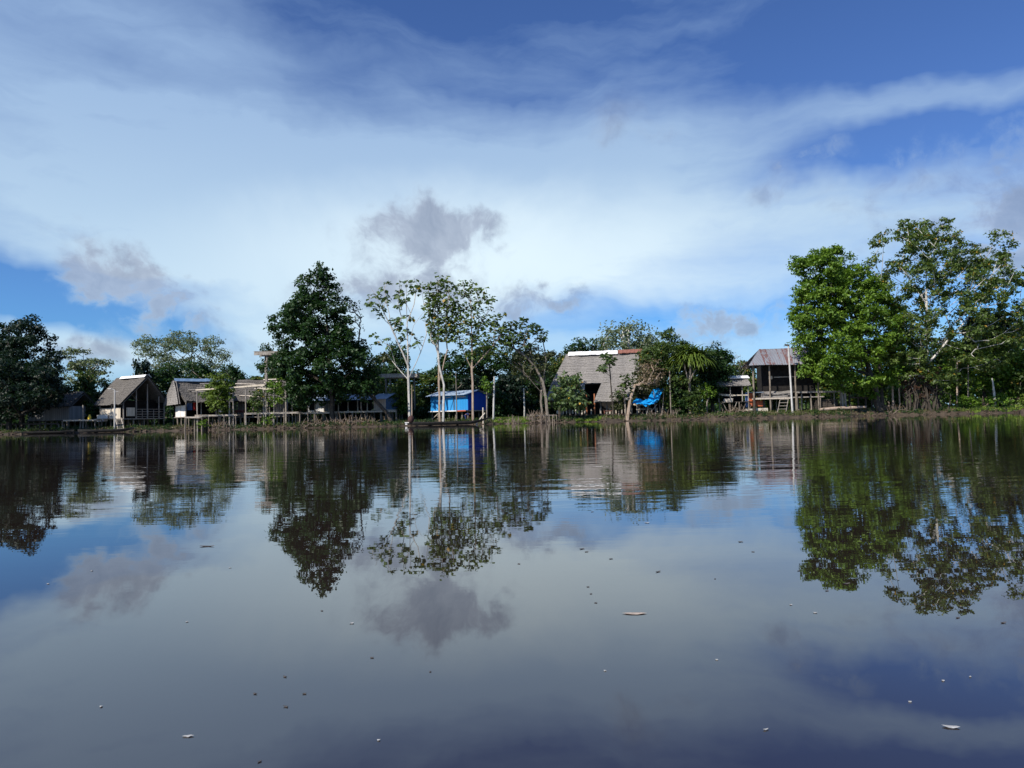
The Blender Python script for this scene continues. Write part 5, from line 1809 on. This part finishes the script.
protos = {
    'dark': proto_tree('forest_tree', 14, 10, 'round', 'leaf_dark', 'bark', 11),
    'mid': proto_tree('forest_tree', 13, 9, 'round', 'leaf_mid', 'bark_tan', 12),
    'olive': proto_tree('forest_tree', 14, 9, 'round', 'leaf_olive', 'bark_tan', 13),
    'flat': proto_tree('spreading_tree', 16, 13, 'flat', 'leaf_pale', 'bark_pale', 14),
    'low': proto_tree('understory_tree', 7, 8, 'low', 'leaf_mid', 'bark', 15),
    'lowdark': proto_tree('understory_tree', 7, 9, 'low', 'leaf_deep', 'bark', 16),
}
used = set()
PH = {'dark': 14, 'mid': 13, 'olive': 14, 'flat': 16, 'low': 7, 'lowdark': 7}
PW = {'dark': 10, 'mid': 9, 'olive': 9, 'flat': 13, 'low': 8, 'lowdark': 9}
FOREST = [
    # kind, px, top py, Y, width px, label
    ('lowdark', 112, 384, 128, 46, 'dark green understory crown right behind the tall thatched hut'),
    ('low', 84, 377, 126, 34, 'mid green crown below the pale airy tree'),
    ('lowdark', 142, 364, 132, 36, 'dark crown peeping over the ridge of the tall thatched hut'),
    ('dark', 168, 366, 140, 60, 'dark tree beneath the big feathery tree, left part'),
    ('dark', 205, 364, 138, 56, 'dark tree beneath the big feathery tree, right part'),
    ('dark', 236, 366, 142, 44, 'low dark tree tapering down right of the big feathery tree'),
    ('mid', 266, 376, 140, 50, 'green tree standing behind the left foot of the dark pyramid tree'),
    ('dark', 272, 346, 150, 34, 'grey-green crown just left of the dark pyramid tree'),
    ('dark', 300, 378, 136, 60, 'dark forest tree low behind the dark pyramid tree'),
    ('dark', 345, 375, 138, 60, 'dark forest tree behind the dark veranda'),
    ('olive', 385, 352, 150, 44, 'hazy olive tree behind the raised platform'),
    ('dark', 376, 366, 138, 34, 'small dark tree left of the raised platform'),
    ('mid', 412, 372, 132, 46, 'yellow-green lit tree behind the white trunk'),
    ('dark', 398, 344, 148, 36, 'dark crown seen through the branches of the white-trunked tree'),
    ('dark', 452, 352, 140, 56, 'dark forest tree behind the blue house, left'),
    ('mid', 437, 376, 128, 52, 'mid green lit tree just behind the left end of the blue roof'),
    ('dark', 482, 345, 142, 56, 'tall dark forest tree behind the blue house, right'),
    ('lowdark', 470, 378, 127, 60, 'dark understory directly behind the blue roof'),
    ('dark', 512, 350, 140, 48, 'dark forest tree behind the bare grey post'),
    ('lowdark', 510, 376, 126, 50, 'dark understory right of the blue house above the grass'),
    ('olive', 530, 350, 136, 44, 'olive tree behind the leaning limbs, left'),
    ('olive', 552, 350, 138, 40, 'olive tree behind the leaning limbs, right'),
    ('dark', 538, 366, 131, 46, 'dark tree low behind the leaning limbs'),
    ('dark', 578, 341, 156, 46, 'dark crown just above the white ridge of the longhouse'),
    ('mid', 560, 358, 134, 34, 'green tree at the left corner of the longhouse roof'),
    ('flat', 630, 321, 150, 66, 'wide pale feathery tree rising above the longhouse ridge'),
    ('dark', 604, 341, 158, 44, 'low dark crown behind the papaya stem and ridge'),
    ('dark', 648, 338, 155, 44, 'dark crown below the pale feathery tree above the red ridge'),
    ('dark', 690, 358, 140, 54, 'dark tree behind the palm'),
    ('mid', 722, 364, 138, 40, 'mid green tree behind the rounded dark tree'),
    ('low', 745, 366, 150, 44, 'small distant green crown left of the rust roof'),
    ('low', 772, 380, 160, 50, 'distant green crown behind the rust-roofed house'),
    ('mid', 812, 376, 165, 56, 'distant green tree behind the bare deck'),
    ('low', 846, 372, 160, 56, 'distant green crown behind the rail fence'),
    ('mid', 890, 352, 150, 60, 'green tree behind the bright tree trunk'),
    ('dark', 925, 345, 142, 60, 'dark tree behind the stem clump'),
    ('mid', 968, 340, 136, 60, 'mid green tree behind the right bushes, left'),
    ('low', 1012, 338, 132, 62, 'light green tree behind the right bushes at the edge'),
    ('dark', 1044, 322, 140, 56, 'tall dark tree at the right edge of the picture'),
    ('dark', 60, 384, 130, 46, 'dark tree behind the plank house'),
    ('dark', 20, 372, 132, 60, 'dark tree behind the lower broad tree at the left edge'),
    ('dark', -14, 366, 130, 60, 'dark tree beyond the left edge trees'),
]
RNG = np.random.default_rng(99)
for kind, px, tp, Y, wpx, lb in FOREST:
    src = protos[kind]
    if kind in used:
        o = src.copy()
        COL.objects.link(o)
        for ch in src.children:
            c = ch.copy()
            COL.objects.link(c)
            c.parent = o
    else:
        o = src
        used.add(kind)
    x = GX(px, Y)
    g0 = ground_z(x, Y)
    o.location = (x, Y, g0)
    hh = (ZZ(px, tp, Y) - g0) / PH[kind]
    ww = wpx * Y / FPX / PW[kind]
    o.scale = (ww, ww, hh)
    o.rotation_euler = (0, 0, RNG.random() * 6.28)
    tag(o, lb, 'tree', 'forest trees behind the village')

# far-off forest edge closing the horizon, and undergrowth that reads as one mass
RNG = np.random.default_rng(5)


def mass(name, label, specs, lm, leaf, n, kind='stuff'):
    cs, rs = [], []
    for (x0, x1, Y0, Y1, h0, h1, cnt, r0, r1) in specs:
        for _ in range(cnt):
            x = RNG.uniform(x0, x1)
            y = RNG.uniform(Y0, Y1)
            top = h0 + (h1 - h0) * (.5 + .5 * math.sin(x * .21 + y * .1) * math.sin(x * .07 + 2))
            z = ground_z(x, y) + RNG.random() ** .7 * top
            cs.append((x, y, z))
            rs.append(RNG.uniform(r0, r1))
    o = quads_mesh(name, clump_leaves(cs, rs, [n] * len(cs), leaf, 5), M[lm])
    return tag(o, label, 'vegetation', None, kind)


mass('undergrowth', 'dark tangled undergrowth filling the gaps between the forest trees', [
    (-85, 24, 122, 126, .3, 1.6, 420, .5, .9), 
    (-85, -3, 123, 131, 1.5, 5.0, 420, .6, 1.2), (-3, 22, 123, 130, 1.5, 4.5, 130, .6, 1.2), (22, 38, 123, 132, 1.0, 2.5, 60, .5, 1.0)], 'leaf_dark', .5, 60)
mass('far_forest', 'far-off forest edge beyond the village', [(-330, 330, 240, 262, 5, 11, 1300, 2.2, 4.0), (-330, 330, 238, 240, .5, 2, 420, 1.5, 2.5)], 'leaf_mid', 1.5, 70)

# grass and low weeds on the bank
gx, gy = [], []
N = 34000
X = RNG.uniform(-78, 80, N)
D = RNG.random(N) ** 1.6 * 14
dens = np.clip(.5 + .7 * np.sin(X * .45) * np.sin(X * .13 + 1) + .35 * np.sin(X * 1.7), .08, 1)
keep = RNG.random(N) < dens * np.where(X < -14, .45, 1)
X, D = X[keep], D[keep]
Yg = np.array([shore_y(x) for x in X]) + .75 + D
Z = np.array([ground_z(x, y) for x, y in zip(X, Yg)])
n = len(X)
hgt_ = RNG.uniform(.12, .42, n) * (1 + .8 * (RNG.random(n) < .1))
a = RNG.random(n) * 6.283
sv = np.stack([np.cos(a), np.sin(a), np.zeros(n)], 1) * RNG.uniform(.03, .09, n)[:, None]
ln = np.stack([RNG.normal(size=n) * .1, RNG.normal(size=n) * .1, hgt_], 1)
b0 = np.stack([X, Yg, Z - .03], 1)
V = np.stack([b0 - sv, b0 + sv, b0 + sv * .15 + ln, b0 - sv * .15 + ln], 1)
tag(quads_mesh('grass', V, M['grass']), 'short grass and weeds growing along the top of the muddy bank', 'grass', None, 'stuff')
# bright water plants / meadow by the blue house
N = 9000
X = np.concatenate([RNG.uniform(GX(494, 112), GX(527, 112), N), RNG.uniform(GX(945, 112), GX(1040, 112), N), RNG.uniform(GX(575, 110), GX(600, 110), 1500)])
Yg = np.concatenate([RNG.uniform(108.6, 121, N), RNG.uniform(109.4, 117, N), RNG.uniform(108.6, 109.6, 1500)])
Z = np.array([ground_z(x, y) for x, y in zip(X, Yg)])
ok = Z > .1
X, Yg, Z = X[ok], Yg[ok], Z[ok]
n = len(X)
hgt_ = RNG.uniform(.1, .35, n)
a = RNG.random(n) * 6.283
sv = np.stack([np.cos(a), np.sin(a), np.zeros(n)], 1) * RNG.uniform(.04, .12, n)[:, None]
ln = np.stack([RNG.normal(size=n) * .15, RNG.normal(size=n) * .15, hgt_], 1)
b0 = np.stack([X, Yg, Z - .03], 1)
V = np.stack([b0 - sv, b0 + sv, b0 + sv * .3 + ln, b0 - sv * .3 + ln], 1)
tag(quads_mesh('meadow_grass', V, M['grass_bright']), 'bright green grass patch right of the blue house and on the right bank', 'grass', None, 'stuff')

def edge_weeds(name, label, lm, n, lo, hi, leaf, seed, dlo, dhi):
    rg = np.random.default_rng(seed)
    cs, rs = [], []
    while len(cs) < n:
        x = rg.uniform(-80, 82)
        if math.sin(x * .5 + seed) + .7 * math.sin(x * 1.3 + seed * 2) + rg.normal() * .5 < 0:
            continue
        y = shore_y(x) + rg.uniform(dlo, dhi)
        cs.append((x, y, ground_z(x, y) + rg.uniform(lo, hi)))
        rs.append(rg.uniform(.15, .45))
    tag(quads_mesh(name, clump_leaves(cs, rs, [16] * n, leaf, 4, upb=.5, wd=.35), M[lm]), label, 'weeds', None, 'stuff')


edge_weeds('bank_weeds', 'dark green weeds hanging over the edge of the muddy bank', 'leaf_dark', 900, .0, .35, .26, 3, .1, 3.0)
edge_weeds('bank_weeds', 'dry brown weeds and dead leaves along the muddy bank', 'leaf_dry', 300, .0, .25, .22, 8, .0, 2.5)
edge_weeds('bank_weeds', 'fresh green tufts scattered along the muddy bank', 'leaf_mid', 500, .0, .3, .24, 5, .3, 4.0)

# sticks, mud clods along the waterline
mb = MB()
for i in range(700):
    x = random.uniform(-78, 80)
    y = shore_y(x) + random.uniform(-.1, 2.2)
    s_ = random.uniform(.05, .22)
    mb.box((x, y, ground_z(x, y) + s_ * .2), (s_ * 2, s_ * 1.4, s_), rz=random.random() * 3, rx=random.random(), jit=s_ * .3)
tag(mb.build('mud_clods', mat('mud_clod', (.025, .018, .013), (.10, .075, .055), 3, .95)), 'mud clods and litter along the water edge', 'litter', None, 'stuff')

# ------------------------------------------------------------------ floating bits on the water


def water_pt(px, py):
    d = pray(px, py)
    t_ = -CAM_H / d.z
    return Vector((d.x * t_, d.y * t_, 0.0))


foam = mat('pale_float', (.28, .28, .28), (.48, .48, .47), 30, .7)
drift = mat('dark_float', (.05, .045, .045), (.12, .105, .10), 30, .8)
tanl = mat('tan_float', (.30, .24, .20), (.46, .38, .32), 30, .7)


def floater(name, label, cat, px, py, wpx, m, asp=.4, group=None, curl=.12, rot=None):
    p = water_pt(px, py)
    k = p.y / FPX
    L = wpx * k * (.85 if wpx > 9 else .68)
    n = 9
    vs = []
    for i in range(n):
        a = 2 * math.pi * i / n
        r_ = 1 + random.uniform(-.4, .3)
        vs.append((math.cos(a) * L / 2 * r_, math.sin(a) * L / 2 * asp * r_ * 1.6, .002 + L * curl * abs(math.cos(a)) * random.uniform(.5, 1.1)))
    vs.append((0, 0, .003))
    fs = [(i, (i + 1) % n, n) for i in range(n)]
    b = len(vs)
    vs += [(x * .7, y * .7, z - .002 - L * .012) for x, y, z in vs]
    fs += [(b + (i + 1) % n, b + i, b + n) for i in range(n)] + [(i, b + i, b + (i + 1) % n, (i + 1) % n) for i in range(n)]
    mb = MB().add(vs, fs)
    o = mb.build(name, m)
    o.location = p
    o.rotation_euler = (0, 0, rot if rot is not None else random.uniform(-.5, .5))
    return tag(o, label, cat, group)


floater('floating_leaf', 'largest pale floating leaf, low on the right side of the water', 'leaf', 951, 727.5, 21, foam, .3, None, .05, -.25)
floater('floating_leaf', 'long tan leaf floating right of the middle of the water', 'leaf', 635, 614, 26, tanl, .25, None, .02, 0)
floater('floating_leaf', 'small white leaf floating low on the left side of the water', 'leaf', 188.5, 736.5, 12, foam, .3, None, .04, 0)
floater('floating_stick', 'dark stick floating below the reflection of the huts', 'stick', 208, 546.5, 19, drift, .2, None, .05, 0)
floater('floating_leaf', 'small white scrap floating near the lower left corner', 'leaf', 101, 707, 5, foam, .5)
floater('floating_leaf', 'small pale leaf floating low right of the middle', 'leaf', 766, 730, 8, foam, .35)
floater('floating_leaf', 'small white scrap floating below the reflected grey cloud', 'leaf', 352, 623.5, 7, foam, .5)
floater('floating_leaf', 'tiny white scrap floating at the lower edge left of the middle', 'leaf', 378.5, 740.5, 5, foam, .5)
floater('floating_stick', 'thin grey twig floating near the bottom edge of the water', 'stick', 260, 762, 9, drift, .2, None, .05, .9)
for (x, y, w) in ((286, 707, 8), (255, 694, 7), (305, 694, 7), (285, 677, 7), (372, 658, 6), (658, 572, 8), (582, 549, 9), (587, 552, 6), (611, 559, 6), (740, 542, 8), (753, 552, 5),
                  (799, 571, 5), (827, 591, 6), (846, 584, 10), (958, 618, 7), (1003, 623, 9), (588, 587, 5), (591, 594, 4), (596, 603, 5), (715, 579, 3), (519, 564, 6), (592, 512, 5), (322, 611, 4), (430, 672, 4)):
    floater('floating_debris', 'small dark speck of debris floating on the water', 'debris', x, y, w, drift, .3, 'small dark specks of debris on the water')
for (x, y, w) in ((187, 622, 4), (48, 584, 4), (92, 571, 4), (605, 671, 4), (943, 681, 6), (815, 613, 6), (791, 605, 5), (647, 523, 8), (970, 677, 5), (717, 660, 4), (910, 702, 5), (230, 568, 4)):
    floater('floating_debris', 'tiny pale speck floating on the water', 'debris', x, y, w, foam, .4, 'tiny pale specks on the water')
